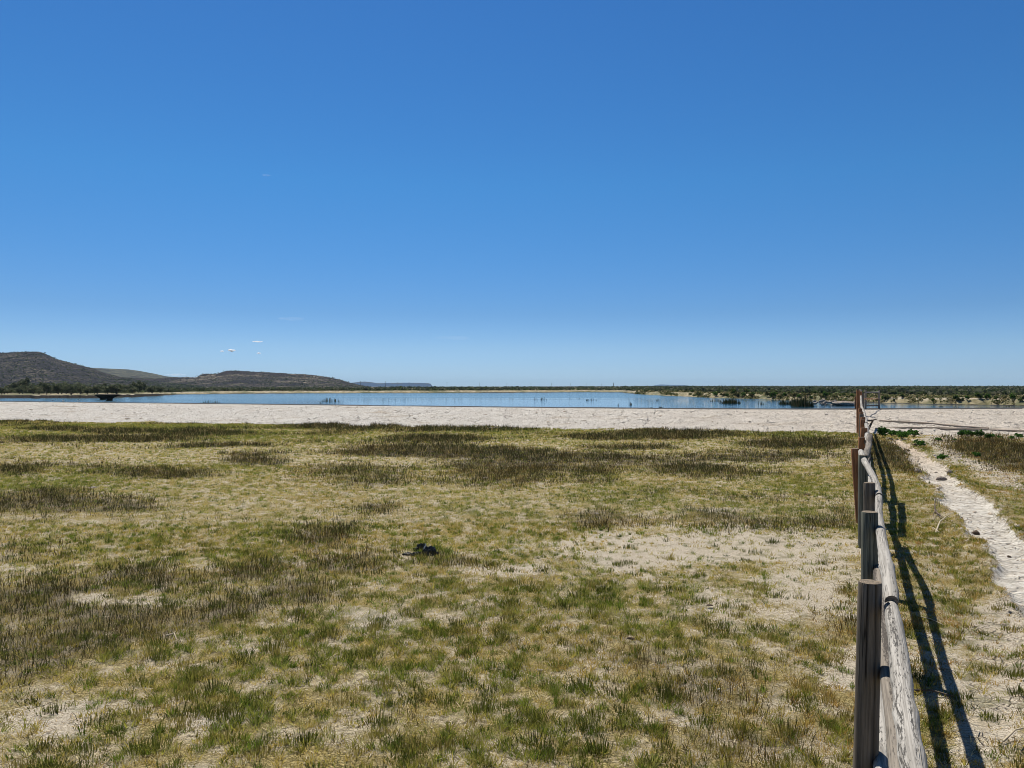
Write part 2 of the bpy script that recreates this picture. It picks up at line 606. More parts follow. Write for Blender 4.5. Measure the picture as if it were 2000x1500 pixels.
RUSH = [(118, 838, 55, 2.5), (245, 843.5, 78, 4), (400, 846, 80, 5), (232, 858, 150, 5), (445, 870, 78, 4), (505, 902, 55, 9, 1),
        (320, 927, 105, 8, .9), (110, 985, 180, 24, 1), (265, 990, 60, 14, .8), (35, 918, 45, 10, .6), (690, 833, 108, 5.5),
        (905, 838.5, 105, 4), (850, 855.5, 72, 5), (905, 884, 185, 10, 1, .02), (1010, 912, 150, 24, .68), (700, 925, 130, 24, .5),
        (1120, 893, 160, 8, .9, .03), (735, 998, 65, 14, .6), (640, 1045, 65, 38, .75), (690, 1110, 105, 28, .7), (870, 1100, 95, 15, .55),
        (1310, 849, 98, 8.5), (1185, 853, 48, 5), (1560, 866, 120, 10, .75), (1230, 873, 95, 5, .75), (1500, 890, 160, 8, .6),
        (1390, 926, 125, 13, .6), (1150, 925, 55, 16, .6), (1395, 1011, 60, 10, .75), (1175, 1008, 55, 12, .6), (1500, 1027, 150, 9, .6),
        (20, 1290, 170, 55, .95), (190, 1250, 170, 48, .85, -.1), (420, 1215, 140, 45, .7, -.2), (590, 1180, 95, 42, .8), (90, 1170, 120, 24, .5),
        (300, 1120, 60, 22, .6), (520, 1110, 90, 24, .55),
        (1215, 1280, 65, 38, .75), (1400, 1330, 190, 75, .6), (1640, 1215, 55, 34, .7), (1500, 1430, 210, 60, .5),
        (1745, 893, 60, 24, .9, .3), (1960, 882, 95, 22, 1.0, .12), (2100, 900, 150, 30, 1.0), (1660, 1000, 40, 20, .5),
        (780, 1400, 80, 40, .35), (620, 1450, 90, 40, .3)]
BARE = [(1420, 1070, 270, 36, 1.25), (1600, 1125, 110, 40, .9), (1480, 1185, 170, 25, .75), (1640, 1290, 60, 50, .85), (1300, 1062, 230, 20, .9), (1620, 1085, 80, 18, 1), (1250, 1095, 120, 25, .85), (1630, 1165, 70, 17, .8), (1650, 1285, 60, 28, .85),
        (250, 1178, 85, 15, .62), (60, 1405, 110, 34, .8), (1000, 1112, 120, 18, .8), (720, 1235, 85, 26, .75), (1400, 1001, 45, 7, .9),
        (1450, 1165, 130, 22, .65), (350, 1420, 60, 18, .6), (860, 1210, 60, 20, .6), (40, 1090, 60, 15, .5), (160, 1030, 60, 9, .5),
        (1360, 1390, 60, 20, .5), (1700, 1180, 60, 25, .5), (1800, 1260, 60, 60, .75), (1900, 1250, 70, 40, .9), (1850, 1350, 110, 60, .75), (1975, 1400, 90, 120, 1.2), (1950, 1225, 60, 40, 1.2),
        (1750, 1300, 40, 60, .8), (1960, 1330, 70, 90, .95),
        (1830, 860, 50, 12, 1), (1850, 885, 30, 14, 1, .3), (1920, 915, 75, 13, 1, .3), (1990, 950, 50, 12, .8, .3), (1890, 850, 90, 7, 1),
        (2000, 852, 90, 6, 1), (490, 1290, 60, 20, .45), (1080, 1330, 50, 20, .5), (950, 1390, 50, 20, .45)]
GREEN = [(330, 834, 210, 5, .8), (480, 850, 100, 9, .8), (620, 855, 120, 10, .5), (1000, 845, 150, 8, .6), (1560, 848, 120, 6, .9), (60, 850, 90, 6, .5),
         (60, 950, 120, 12, .8), (150, 938, 60, 9, .7), (420, 912, 120, 8, .5), (1480, 1000, 160, 20, .75), (1230, 975, 130, 25, .55), (1570, 950, 90, 18, .6),
         (500, 1070, 120, 30, .45), (250, 1060, 120, 18, .35), (900, 1230, 230, 60, .6), (1180, 1190, 130, 45, .7), (820, 1330, 240, 50, .5),
         (1120, 1380, 160, 80, .5), (640, 1290, 130, 30, .5), (420, 1400, 200, 60, .45), (300, 1460, 100, 40, .5), (1000, 1480, 200, 30, .7),
         (1850, 1230, 60, 20, .8), (1790, 1215, 60, 30, .7), (1920, 1275, 60, 18, .8), (1830, 1330, 60, 20, .5), (1770, 1000, 60, 60, .4),
         (1835, 893, 42, 12, 1, .3), (1800, 872, 25, 8, .9), (1900, 945, 60, 14, .9, .4), (1955, 985, 60, 16, .8, .5), (2010, 960, 60, 12, .6),
         (1740, 870, 40, 12, .7), (840, 1075, 60, 18, .6), (1660, 1480, 60, 60, .6), (1000, 1010, 130, 18, .45), (650, 1240, 80, 14, .5)]


def fields(x, y):
    u, v = uv_of(x, y)
    # warp so that no patch keeps a clean oval edge
    wx = (fbm(x * .55, y * .55, 50, 4) - .5)
    wy = (fbm(x * .55, y * .55, 60, 4) - .5)
    uu = u + wx * np.clip(3200 / np.maximum(y, 3) * .35, 22, 190)
    vv = v + wy * np.clip(3200 / np.maximum(y, 3) * .9 / np.maximum(y, 4) * 3, 3, 90)
    r = field(RUSH, uu, vv)
    b = field(BARE, uu, vv)
    g = field(GREEN, uu, vv)
    n = fbm(x * .8, y * .8, 70, 4)
    n2 = fbm(x * .22, y * .35, 77, 4)
    fine = fbm(x * 8.5, y * 8.5, 90, 2)
    mid = fbm(x * 2.2, y * 2.2, 95, 3)
    g = np.clip((.31 + .55 * g) * (.1 + 1.8 * fine) + (n - .52) * .42 + (mid - .5) * .35 + (fine - .5) * .85, 0, 1)
    r = np.clip(r * (.25 + 1.0 * mid + .5 * fine) * (1 + .3 * sm(18, 30, y)) + np.maximum(0, (n2 - .47)) * 1.7 * (.4 + mid) * (b < .3), 0, 1)
    b = np.clip(b * (.9 + .6 * n) + (mid - .54) * 1.1, 0, 1)
    return r, b, g


# ------------------------------------------------------------------ near ground, path and sand bank (one height field)
rows = np.concatenate([np.linspace(-14, 3.2, 22), 3.2 + np.cumsum(.0062 * 3.2 * 1.0062 ** np.arange(0, 560))])
rows = rows[rows < 135]
nt = 760
tt = np.linspace(-1, 1, nt)
tt = np.sign(tt) * np.abs(tt) ** 1.15 * 1.45
Y, T = np.meshgrid(rows, tt, indexing='ij')
X = T * (np.maximum(Y, 0) + 5.0)
Z = ground_z(X, Y)
R_, B_, G_ = fields(X, Y)
V = np.stack([X, Y, Z], -1).reshape(-1, 3)
nr = len(rows)
idx = np.arange(nr * nt).reshape(nr, nt)
Q = np.stack([idx[:-1, :-1], idx[:-1, 1:], idx[1:, 1:], idx[1:, :-1]], -1).reshape(-1, 4)
cx = V[Q].mean(1)
pathm = path_dist(cx[:, 0], cx[:, 1]) > 0.02
edge = foot(cx[:, 0]) + (fbm(cx[:, 0] * .5, cx[:, 1] * .5, 33, 4) - .5) * 4.5
bankm = (cx[:, 1] > edge) & ~pathm
wet = sm(-.35, .25, (Y - crest(X))).ravel()
PD_ = np.clip(path_dist(X, Y), -.6, .6)


def sub(name, mask, mat, **kw):
    q = Q[mask]
    used, inv = np.unique(q, return_inverse=True)
    fl = {k: v.ravel()[used] for k, v in kw.items()}
    o = nmesh(name, V[used], inv.reshape(-1, 4), mat, smooth=True, floats=fl)
    return tag(o, kind='structure')


sub('ground', ~pathm & ~bankm, M['ground'], bare=B_, green=G_, rush=R_, pd=PD_)
sub('path', pathm, M['path'], bare=B_, green=G_, rush=R_, pd=PD_)
sub('sand_bank', bankm, M['bank'], wet=wet)

# ------------------------------------------------------------------ far land round the lake
WZ = .85
SH = [(-2500, 779), (-300, 779), (0, 778), (190, 777.5), (270, 775.5), (300, 773.5), (345, 770.5), (430, 769), (600, 768.3), (800, 767.3), (1000, 767),
      (1150, 766), (1215, 766.5), (1230, 768.3), (1300, 773), (1350, 775), (1400, 777), (1450, 778.5), (1550, 781.5),
      (1600, 783), (1700, 786), (1800, 789), (1900, 791), (2000, 793), (2300, 797), (4500, 799)]


def shore(u):
    v = np.interp(u, [s[0] for s in SH], [s[1] for s in SH])
    d = (EYE - WZ) * F / (v - 755)
    return d * (1 + (fbm(u * .03, u * 0, 6, 3) - .5) * .05 + (fbm(u * .16, u * 0, 7, 3) - .5) * np.where(u < 335, .07, .018))


def far_z(u, y):
    D = shore(u)
    s = y - D
    w = np.interp(u, [0, 300, 360, 1200, 1300, 1600, 2000], [1.2, 1.2, 9, 9, 5, 2.5, 1.6])
    z = WZ - .25 + .25 * sm(-2, 0, s) + .58 * sm(0, 1, s / w)
    z = z - .18 * (1 - sm(300, 380, u)) * sm(0, 1, s / w) * (1 - sm(60, 200, s))
    z = z + (fbm(u * y / 1500 * .25, y * .25, 12, 4) - .5) * .22 * sm(0, 3, s)
    ru = np.interp(u, [-500, 900, 1300, 2300], [.1, .25, 1.0, 1.15])
    z = z + ru * sm(150, 900, y) + .25 * sm(1200, 9000, y)
    return z


us = np.concatenate([np.linspace(-2400, -250, 40), np.linspace(-240, 2240, 620), np.linspace(2250, 4400, 40)])
ss = np.concatenate([[-4], np.linspace(-1.5, 14, 40), 14 + np.cumsum(.5 * 1.055 ** np.arange(130))])
ss = ss[ss < 9700]
ss = np.append(ss, 9700)
U2, S2 = np.meshgrid(us, ss, indexing='xy')
D2 = shore(U2)
Y2 = D2 + S2
X2 = (U2 - 1000) / F * Y2
Z2 = far_z(U2, Y2)
n2x, n2y = len(us), len(ss)
id2 = np.arange(n2x * n2y).reshape(n2y, n2x)
Q2 = np.stack([id2[:-1, :-1], id2[:-1, 1:], id2[1:, 1:], id2[1:, :-1]], -1).reshape(-1, 4)
sand = np.where(U2 < 320, .9 * sm(2.0, 3.4, S2) * (1 - sm(6, 9, S2)), 0)
sand = np.maximum(sand, np.where((U2 > 320) & (U2 < 1250), sm(3, 4.5, S2) * (1 - sm(6, 9, S2)) * (.30 + .35 * fbm(U2 * .04, U2 * 0, 9, 3)), 0))
sand = np.maximum(sand, np.where(U2 >= 1250, (1 - sm(6, 16, S2)) * np.where(U2 > 1690, .30 + .3 * sm(.9, 1.6, S2), .42), 0))
sand = np.maximum(sand, np.where(U2 >= 1690, .8 * sm(1.5, 2.5, S2) * (1 - sm(8, 14, S2)), 0))
earth = np.where(U2 < 335, 1.1 * (1 - sm(1.4, 2.2, S2)), np.where(U2 < 1250, (1 - sm(1.2, 2.6, S2)) * .9, (1 - sm(.1, .9, S2)) * .62))
tag(nmesh('far_land', np.stack([X2, Y2, Z2], -1).reshape(-1, 3), Q2, M['farland'], smooth=True,
          floats=dict(sand=sand, earth=earth)), kind='structure')

# water sheet
ws = np.linspace(0, 1, 30)
U3, W3 = np.meshgrid(us, ws, indexing='xy')
a_ = np.minimum(40.0, shore(U3))
Y3 = a_ + (shore(U3) + 1.5 - a_) * W3
X3 = (U3 - 1000) / F * Y3
# start the sheet behind the crest of the bank
yc = crest((U3[0] - 1000) / F * 60)
for _ in range(12): yc = .5 * yc + .5 * crest((U3[0] - 1000) / F * yc)
lo = np.minimum(yc + 1.0, shore(U3[0]) - .5)
Y3 = lo[None, :] + (shore(U3) + 1.5 - lo[None, :]) * W3
X3 = (U3 - 1000) / F * Y3
id3 = np.arange(U3.size).reshape(U3.shape)
Q3 = np.stack([id3[:-1, :-1], id3[:-1, 1:], id3[1:, 1:], id3[1:, :-1]], -1).reshape(-1, 4)
tag(nmesh('water', np.stack([X3, Y3, np.full_like(X3, WZ)], -1).reshape(-1, 3), Q3, M['water'], smooth=True), kind='structure')


# ------------------------------------------------------------------ hills
def hill(name, sil, r0, depth, mat, nz=2.0, back=1.5, base=1.4, rim=None, gully=1.0, seed=0, toe=1.0):
    """sil: photo skyline points of the crest, which stands at depth r0; the slope runs 'depth' metres towards the viewer"""
    u = np.linspace(sil[0][0], sil[-1][0], 340)
    H = np.interp(u, [s[0] for s in sil], [s[1] for s in sil])
    top = EYE + (HOR - H) / F * r0
    k = np.linspace(-1, back, 130)
    UU, KK = np.meshgrid(u, k, indexing='xy')
    TT = np.broadcast_to(top, UU.shape)
    yy = r0 + KK * depth
    xx = (UU - 1000) / F * yy
    fr = 1 + KK                                   # 0 at the toe, 1 at the crest
    prof = np.where(KK <= 0, np.clip(fr, 0, 1) ** toe, 1 - .12 * KK)
    if rim:                                        # flat top behind a cliff band
        prof = np.where(KK <= 0, .80 * np.clip(fr / .88, 0, 1) ** toe * (fr < .88) + (fr >= .88) * (.80 + .20 * sm(.88, .93, fr)), 1 - .05 * np.maximum(KK, 0))
    g = (fbm(xx / 30 * gully, yy / 60 * gully, 100 + seed, 4) - .5)
    g2 = (fbm(xx / 6, yy / 6, 130 + seed, 3) - .5)
    Hh = (TT - base)
    zz = base - .6 + (Hh + .6) * np.clip(prof + g * .22 * np.sin(np.clip(fr, 0, 1) * math.pi), 0, 1.0)
    zz = zz + g2 * nz * np.clip(Hh / 15, 0, 1) * (np.abs(KK) > .03)
    rock = np.zeros_like(zz)
    if rim:
        rock = sm(.84, .90, fr) * (1 - sm(.96, 1.02, fr)) * rim
        rock = rock * (fbm(xx / 40, yy / 400, 180 + seed, 3) > .40)
    i = np.arange(UU.size).reshape(UU.shape)
    q = np.stack([i[:-1, :-1], i[:-1, 1:], i[1:, 1:], i[1:, :-1]], -1).reshape(-1, 4)
    o = nmesh(name, np.stack([xx, yy, zz], -1).reshape(-1, 3), q, mat, smooth=False, floats=dict(rock=rock))
    tag(o, kind='structure')
    return (u, top, r0, depth, base)


S_BUTTE = [(-500, 700), (-260, 690), (-100, 690), (0, 689), (40, 687.5), (72, 686.5), (85, 689), (95, 694), (110, 701), (140, 709), (165, 715.5),
           (180, 719), (200, 727), (230, 735), (260, 741), (300, 746), (345, 750), (400, 755)]
S_PLAT = [(60, 730), (120, 720), (180, 718.5), (230, 720.5), (250, 721.5), (270, 724), (300, 729.5), (325, 735), (350, 737), (420, 738), (520, 742), (620, 752)]
S_MESA = [(190, 744), (225, 738), (300, 740), (345, 737.5), (383, 737.5), (390, 733), (397, 731.5), (425, 730.5), (440, 726), (450, 724.5), (500, 727), (560, 730),
          (615, 733.5), (640, 737), (655, 740), (668, 743), (685, 748), (705, 752.5), (730, 757)]
S_BLUE = [(600, 756), (640, 750), (680, 748.5), (700, 746), (712, 745.3), (725, 746.5), (738, 748.6), (760, 748.2), (790, 747.5), (815, 747.8), (836, 748.5),
          (841, 749.5), (845, 754.5), (860, 757)]
S_PALE = [(1255, 757), (1272, 754), (1285, 751.5), (1292, 750.8), (1310, 751.6), (1335, 752), (1350, 753.5), (1500, 754.3), (1700, 754.4), (2100, 756)]
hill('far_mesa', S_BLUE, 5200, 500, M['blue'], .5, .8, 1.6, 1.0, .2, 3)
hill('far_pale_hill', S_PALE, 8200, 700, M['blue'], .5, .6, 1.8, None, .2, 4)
hill('plateau', S_PLAT, 1500, 420, M['plateau'], 1.0, .5, 1.4, None, .5, 2, .8)
H_MESA = hill('basalt_mesa', S_MESA, 900, 250, M['mesa_near'], 1.3, .5, 1.4, 1.0, 1.0, 1, 1.5)
H_BUTTE = hill('butte', S_BUTTE, 760, 300, M['hill'], .9, .5, 1.4, None, 1.0, 0, 1.25)


# ------------------------------------------------------------------ foliage made of many small faces
def leaf_cloud(centers, radii, n, size, cols, rg, flat=1.0, jitter=.25):
    """n small quads near the surface and inside ellipsoids; returns V, Q, C"""
    centers = np.asarray(centers, float)
    radii = np.asarray(radii, float)
    k = rg.integers(0, len(centers), n)
    d = rg.normal(size=(n, 3))
    d /= np.linalg.norm(d, axis=1)[:, None]
    d[:, 2] = np.abs(d[:, 2]) * np.where(rg.random(n) < .8, 1, -.6)
    rr = rg.random(n) ** .45
    P = centers[k] + d * radii[k] * rr[:, None]
    a = rg.normal(size=(n, 3))
    a /= np.linalg.norm(a, axis=1)[:, None]
    b = np.cross(a, rg.normal(size=(n, 3)))
    b /= np.linalg.norm(b, axis=1)[:, None]
    s = size * (.6 + .8 * rg.random(n))[:, None]
    VV = np.stack([P - a * s, P - b * s * .55, P + a * s, P + b * s * .55], 1).reshape(-1, 3)
    QQ = np.arange(4 * n).reshape(-1, 4)
    cols = np.asarray(cols)
    c = cols[rg.integers(0, len(cols), n)] * (1 + (rg.random((n, 1)) - .5) * 2 * jitter)
    return VV, QQ, np.repeat(c, 4, 0)


def tube(pts, rad, seg=10, caps=True, wob=0.0, rg=None, s0=None):
    """tube through pts with radii rad; returns V, faces(list), grain vectors"""
    pts = [Vector(p) for p in pts]
    n = len(pts)
    VV, GG = [], []
    up = Vector((0, 0, 1))
    d0 = (pts[-1] - pts[0]).normalized()
    if abs(d0.z) > .9: up = Vector((0, 1, 0))
    s = rg.random() * 40 if (rg is not None and s0 is None) else (s0 or 0)
    ph = rg.random() * 6 if rg is not None else 0
    for i, p in enumerate(pts):
        d = (pts[min(i + 1, n - 1)] - pts[max(i - 1, 0)]).normalized()
        a = d.cross(up).normalized()
        b = a.cross(d)
        if i: s += (p - pts[i - 1]).length
        for j in range(seg):
            t = 2 * math.pi * j / seg
            r = rad[i]
            if wob: r *= 1 + wob * (math.sin(2 * t + ph + s * 1.3) * .6 + math.sin(3 * t - ph * 2 + s * 3.1) * .4 + (rg.random() - .5) * .5)
            q = p + (a * math.cos(t) + b * math.sin(t)) * r
            VV.append(q)
            GG.append((math.cos(t) * .08 + ph, math.sin(t) * .08, s))
    Q4 = []
    for i in range(n - 1):
        for j in range(seg):
            k = (j + 1) % seg
            Q4.append((i * seg + j, i * seg + k, (i + 1) * seg + k, (i + 1) * seg + j))
    faces = [np.array(Q4)]
    if caps:
        b0 = len(VV)
        VV += VV[:seg] + VV[(n - 1) * seg:n * seg] + [pts[0], pts[-1]]
        GG += [(a_ * .7 - ph * .7 + .3, b_, 0) for a_, b_, _ in GG[:seg]] + [(a_ * .7 - ph * .7 + .3, b_, 0) for a_, b_, _ in GG[(n - 1) * seg:n * seg]] + [(.3, 0, 0), (.3, 0, 0)]
        T3 = []
        e0 = b0 + 2 * seg
        for j in range(seg):
            k = (j + 1) % seg
            T3.append((e0, b0 + k, b0 + j))
            T3.append((e0 + 1, b0 + seg + j, b0 + seg + k))
        faces.append(np.array(T3))
    return np.array([tuple(v) for v in VV]), faces, np.array(GG)


def join(parts):
    VV, GG, T3, Q4, o = [], [], [], [], 0
    for v, f, g in parts:
        VV.append(v)
        GG.append(g)
        for a in f: (T3 if a.shape[1] == 3 else Q4).append(a + o)
        o += len(v)
    F_ = []
    if Q4: F_.append(np.concatenate(Q4))
    if T3: F_.append(np.concatenate(T3))
    return np.concatenate(VV), F_, np.concatenate(GG)


def tube_obj(name, parts, mat, parent=None, smooth=True):
    v, f, g = join(parts)
    o = nmesh(name, v, f, mat, parent, smooth=smooth, vecs=dict(grain=g))
    if len(f) > 1 and 'end_grain' in M and name in ('post', 'rail', 'crossrail'):
        o.data.materials.append(M['end_grain'])
        mi = np.zeros(len(o.data.polygons), np.int32)
        mi[len(f[0]):] = 1
        o.data.polygons.foreach_set('material_index', mi)
    return o


DKG = [(.055, .075, .035), (.075, .095, .042), (.09, .11, .05), (.035, .045, .026)]
SAGE = [(.12, .13, .085), (.085, .095, .062), (.16, .16, .11), (.055, .062, .043)]
LEAFG = [(.06, .15, .025), (.045, .11, .022), (.10, .21, .035), (.03, .07, .014)]
OLIVE = [(.10, .10, .04), (.07, .08, .03), (.14, .125, .055), (.045, .055, .022)]


def shrub(name, r, h, nleaf, size, cols, seed, lobes=7, mat='leaf', stems=True):
    rg = np.random.default_rng(seed)
    c, q = [], []
    for k in range(lobes):
        a = rg.random() * 6.28
        d = r * .62 * math.sqrt(rg.random())
        zz = h * (.30 + .35 * rg.random())
        c.append((math.cos(a) * d, math.sin(a) * d, zz))
        rr = r * (.32 + .25 * rg.random())
        q.append((rr, rr, h * (.25 + .15 * rg.random())))
    root = empty(name)
    Vv, Qq, Cc = leaf_cloud(c, q, nleaf, size, cols, rg)
    Vv[:, 2] = np.maximum(Vv[:, 2], .02 * h)
    nmesh('foliage', Vv, Qq, M[mat], root, cols=Cc)
    if stems:
        ps = []
        for k in range(min(lobes, 6)):
            e = Vector(c[k])
            ps.append(tube([(0, 0, -.05), (e.x * .4, e.y * .4, e.z * .5), tuple(e)], [r * .035, r * .025, r * .012], 5, rg=rg))
        tube_obj('stems', ps, M['stick'], root)
    return root


# thicket on the far left shore
THK = [(.13, .145, .085), (.10, .12, .065), (.17, .175, .115), (.065, .08, .045)]
protos = [shrub('willow_shrub', 1.5, 2.1, 620, .17, THK, 201, 8, 'scrub'),
          shrub('willow_shrub', 1.3, 1.7, 520, .16, THK[:3], 202, 7, 'scrub'),
          shrub('willow_shrub', 1.1, 2.3, 520, .16, THK[1:], 203, 7, 'scrub')]
rg = np.random.default_rng(5)
first = [True] * 3
for i in range(58):
    u = -30 + 345 * (i + rg.random() * .8) / 58
    y = float(shore(np.array([u]))[0]) + 8 + 40 * rg.random() ** 1.2
    k = int(rg.integers(0, 3))
    o = protos[k] if first[k] else copy_tree(protos[k])
    first[k] = False
    x = (u - 1000) / F * y
    o.location = (x, y, float(far_z(np.array([u]), np.array([y]))[0]))
    o.rotation_euler.z = rg.random() * 6.28
    s = (.55 + .75 * rg.random()) * (1.05 if u > 235 else .9)
    o.scale = (s, s, s * (.8 + .4 * rg.random()))
    tag(o, 'grey green willow shrub in the dense thicket behind the far left shore', 'shrub', 'willow shrubs in the thicket on the far left shore')

# green shrubs on the right hand shore
protos2 = [shrub('shore_shrub', .42, .75, 240, .09, OLIVE + LEAFG[:2], 211, 6, 'leaf'),
           shrub('shore_shrub', .5, .65, 240, .09, OLIVE + DKG[:2], 212, 6, 'leaf'),
           shrub('shore_shrub', .35, .95, 240, .085, LEAFG + OLIVE[:2], 213, 6, 'leaf')]
first = [True] * 3
SU = [1352, 1366, 1397, 1403, 1412, 1420, 1434, 1440, 1452, 1459, 1466, 1470, 1484, 1504, 1510, 1517, 1525, 1533, 1543, 1551, 1560, 1568, 1577, 1584, 1592, 1605,
      1612, 1621, 1632, 1641, 1649, 1656, 1664, 1727, 1733, 1746, 1762, 1800, 1822, 1868, 1874, 1889, 1912, 1918, 1928, 1946, 1962, 1978, 1992, 2004]
for i, u in enumerate(SU):
    D = float(shore(np.array([float(u)]))[0])
    y = D + (1.0 + 1.2 * rg.random() if i % 3 else 3 + 7 * rg.random())
    if u > 1700: y = D + .7 + rg.random() * 1.0
    k = i % 3
    o = protos2[k] if first[k] else copy_tree(protos2[k])
    first[k] = False
    o.location = ((u - 1000) / F * y, y, float(far_z(np.array([float(u)]), np.array([y]))[0]) - .03)
    s = .55 + .75 * rg.random()
    if u in (1434, 1459, 1504, 1510, 1868, 1912, 1727): s = 1.35
    s *= .8 * D / 95.0
    o.scale = (s * 1.1, s * 1.1, s)
    o.rotation_euler.z = rg.random() * 6.28
    ORD = ['first', 'second', 'third', 'fourth', 'fifth', 'sixth', 'seventh', 'eighth', 'ninth', 'tenth', 'eleventh', 'twelfth', 'thirteenth', 'fourteenth', 'fifteenth',
           'sixteenth', 'seventeenth', 'eighteenth', 'nineteenth', 'twentieth'] + ['twenty-' + q for q in ('first', 'second', 'third', 'fourth', 'fifth', 'sixth', 'seventh', 'eighth', 'ninth')] + \
          ['thirtieth'] + ['thirty-' + q for q in ('first', 'second', 'third', 'fourth', 'fifth')]
    big = 'large' if s * 95 / D > 1.1 else 'small' if s * 95 / D < .85 else 'medium'
    if u > 1700:
        tag(o, big + ' olive shrub on the channel bank right of the fence, ' + ORD[SU.index(u) - 33] + ' from the fence', 'shrub', 'shrubs on the channel bank right of the fence')
    else:
        tag(o, big + ' green shrub on the sandy shore left of the fence, ' + ORD[SU.index(u)] + ' from its left end', 'shrub', 'shrubs on the sandy shore left of the fence')


# sagebrush and scrub of the plain and the slopes
def scatter_bushes(name, pts, size, per, cols, seed, mat='scrub', zf=.75):
    rg = np.random.default_rng(seed)
    n = len(pts)
    P = np.repeat(pts, per, 0)
    S = np.repeat(size, per)[:, None]
    d = rg.normal(size=(n * per, 3))
    d /= np.linalg.norm(d, axis=1)[:, None]
    d[:, 2] = np.abs(d[:, 2]) * zf
    P = P + d * S * (rg.random((n * per, 1)) ** .5)
    a = rg.normal(size=P.shape)
    a /= np.linalg.norm(a, axis=1)[:, None]
    b = np.cross(a, rg.normal(size=P.shape))
    b /= np.linalg.norm(b, axis=1)[:, None]
    s = S * (.30 + .25 * rg.random((len(P), 1)))
    VV = np.stack([P - a * s, P - b * s * .8, P + a * s, P + b * s * .8], 1).reshape(-1, 3)
    cols = np.asarray(cols)
    cb = np.repeat(cols[rg.integers(0, len(cols), n)] * (1 + .5 * (rg.random((n, 1)) - .5)), per, 0)
    c = cb * (1 + .5 * (rg.random((len(P), 1)) - .5))
    return nmesh(name, VV, np.arange(4 * len(P)).reshape(-1, 4), M[mat], cols=np.repeat(c, 4, 0))


rg = np.random.default_rng(9)
n = 21000
u = rg.uniform(-150, 2150, n)
r = rg.random(n)
gap = np.interp(u, [0, 320, 330, 1230, 1300, 2000], [34, 34, 10, 10, 22, 22])
dd = shore(u) + gap + 900 * r ** 2.6
keep = (u < 1250) | (dd > 95)
keep &= ~((u < 320) & (dd > 480))
u, dd = u[keep], dd[keep]
x = (u - 1000) / F * dd
z = far_z(u, dd)
dens = fbm(x * .02, dd * .02, 300, 3)
sz = (.28 + .38 * rg.random(len(u))) * np.where(u > 1300, 1.15, 1.0) * (1 + dd / 900)
k = rg.random(len(u)) < np.where(u > 1250, .95, np.clip(dens * 1.7 - .2, .15, 1))
tag(scatter_bushes('sagebrush', np.stack([x, dd, z], -1)[k], sz[k], 9, SAGE + DKG[:3], 21), kind='stuff')
n = 13000
u = rg.uniform(1235, 2080, n)
sdd = 16 * rg.random(n) ** 1.1
y_ = shore(u) + sdd + .4
kp = fbm(u * .05, sdd * .3, 350, 3) > np.where(u < 1420, .50, .40)
u, y_, sdd = u[kp], y_[kp], sdd[kp]
z = far_z(u, y_)
OL = [(.17, .16, .07), (.26, .22, .11), (.10, .12, .045), (.33, .28, .16), (.07, .085, .03)]
tag(scatter_bushes('shore_brush', np.stack([(u - 1000) / F * y_, y_, z], -1), rg.uniform(.08, .30, len(u)) * y_ / 95, 7, OL, 25), kind='stuff')
# taller growth that breaks the skyline
n = 650
u = rg.uniform(640, 1360, n)
dd = rg.uniform(420, 900, n)
kk = fbm(u * .02, u * 0, 400, 3) > .45
u, dd = u[kk], dd[kk]
tag(scatter_bushes('skyline_brush', np.stack([(u - 1000) / F * dd, dd, far_z(u, dd)], -1), rg.uniform(.6, 1.5, len(u)), 12, DKG, 22), kind='stuff')


def hill_pts(Hd, n, seed, toe):
    u_, top, r0, depth, base = Hd
    rg = np.random.default_rng(seed)
    u = rg.uniform(max(u_[0], -60), u_[-1], n)
    fr = rg.random(n) ** .8
    T_ = np.interp(u, u_, top)
    y = r0 + (fr - 1) * depth
    return u, fr, T_, y


for Hd, n, sd, toe, nm in ((H_BUTTE, 9000, 31, 1.25, 'butte_brush'), (H_MESA, 5000, 32, 1.5, 'mesa_brush')):
    ob = bpy.data.objects['butte' if nm[0] == 'b' else 'basalt_mesa']
    me = ob.data
    co = np.empty(len(me.vertices) * 3, np.float32)
    me.vertices.foreach_get('co', co)
    co = co.reshape(-1, 3)
    rg = np.random.default_rng(sd)
    pick = rg.integers(0, len(co), n)
    P = co[pick] + np.c_[rg.uniform(-2, 2, (n, 2)), np.zeros(n)]
    kp = (P[:, 1] < Hd[2] + 5) & (P[:, 2] > 1.6)
    P = P[kp]
    tag(scatter_bushes(nm, P, rg.uniform(.45, 1.25, len(P)), 5, SAGE[:2] + DKG[2:], sd + 1), kind='stuff')

# ------------------------------------------------------------------ utility poles on the plain
def make_upole():
    r = empty('utility_pole')
    tube_obj('pole', [tube([(0, 0, -.3), (0, 0, 9.2)], [.26, .20], 8, rg=random_rg)], M['utility'], r)
    tube_obj('crossarm', [tube([(-1.3, 0, 8.4), (1.3, 0, 8.4)], [.14, .14], 6, rg=random_rg)], M['utility'], r)
    return r


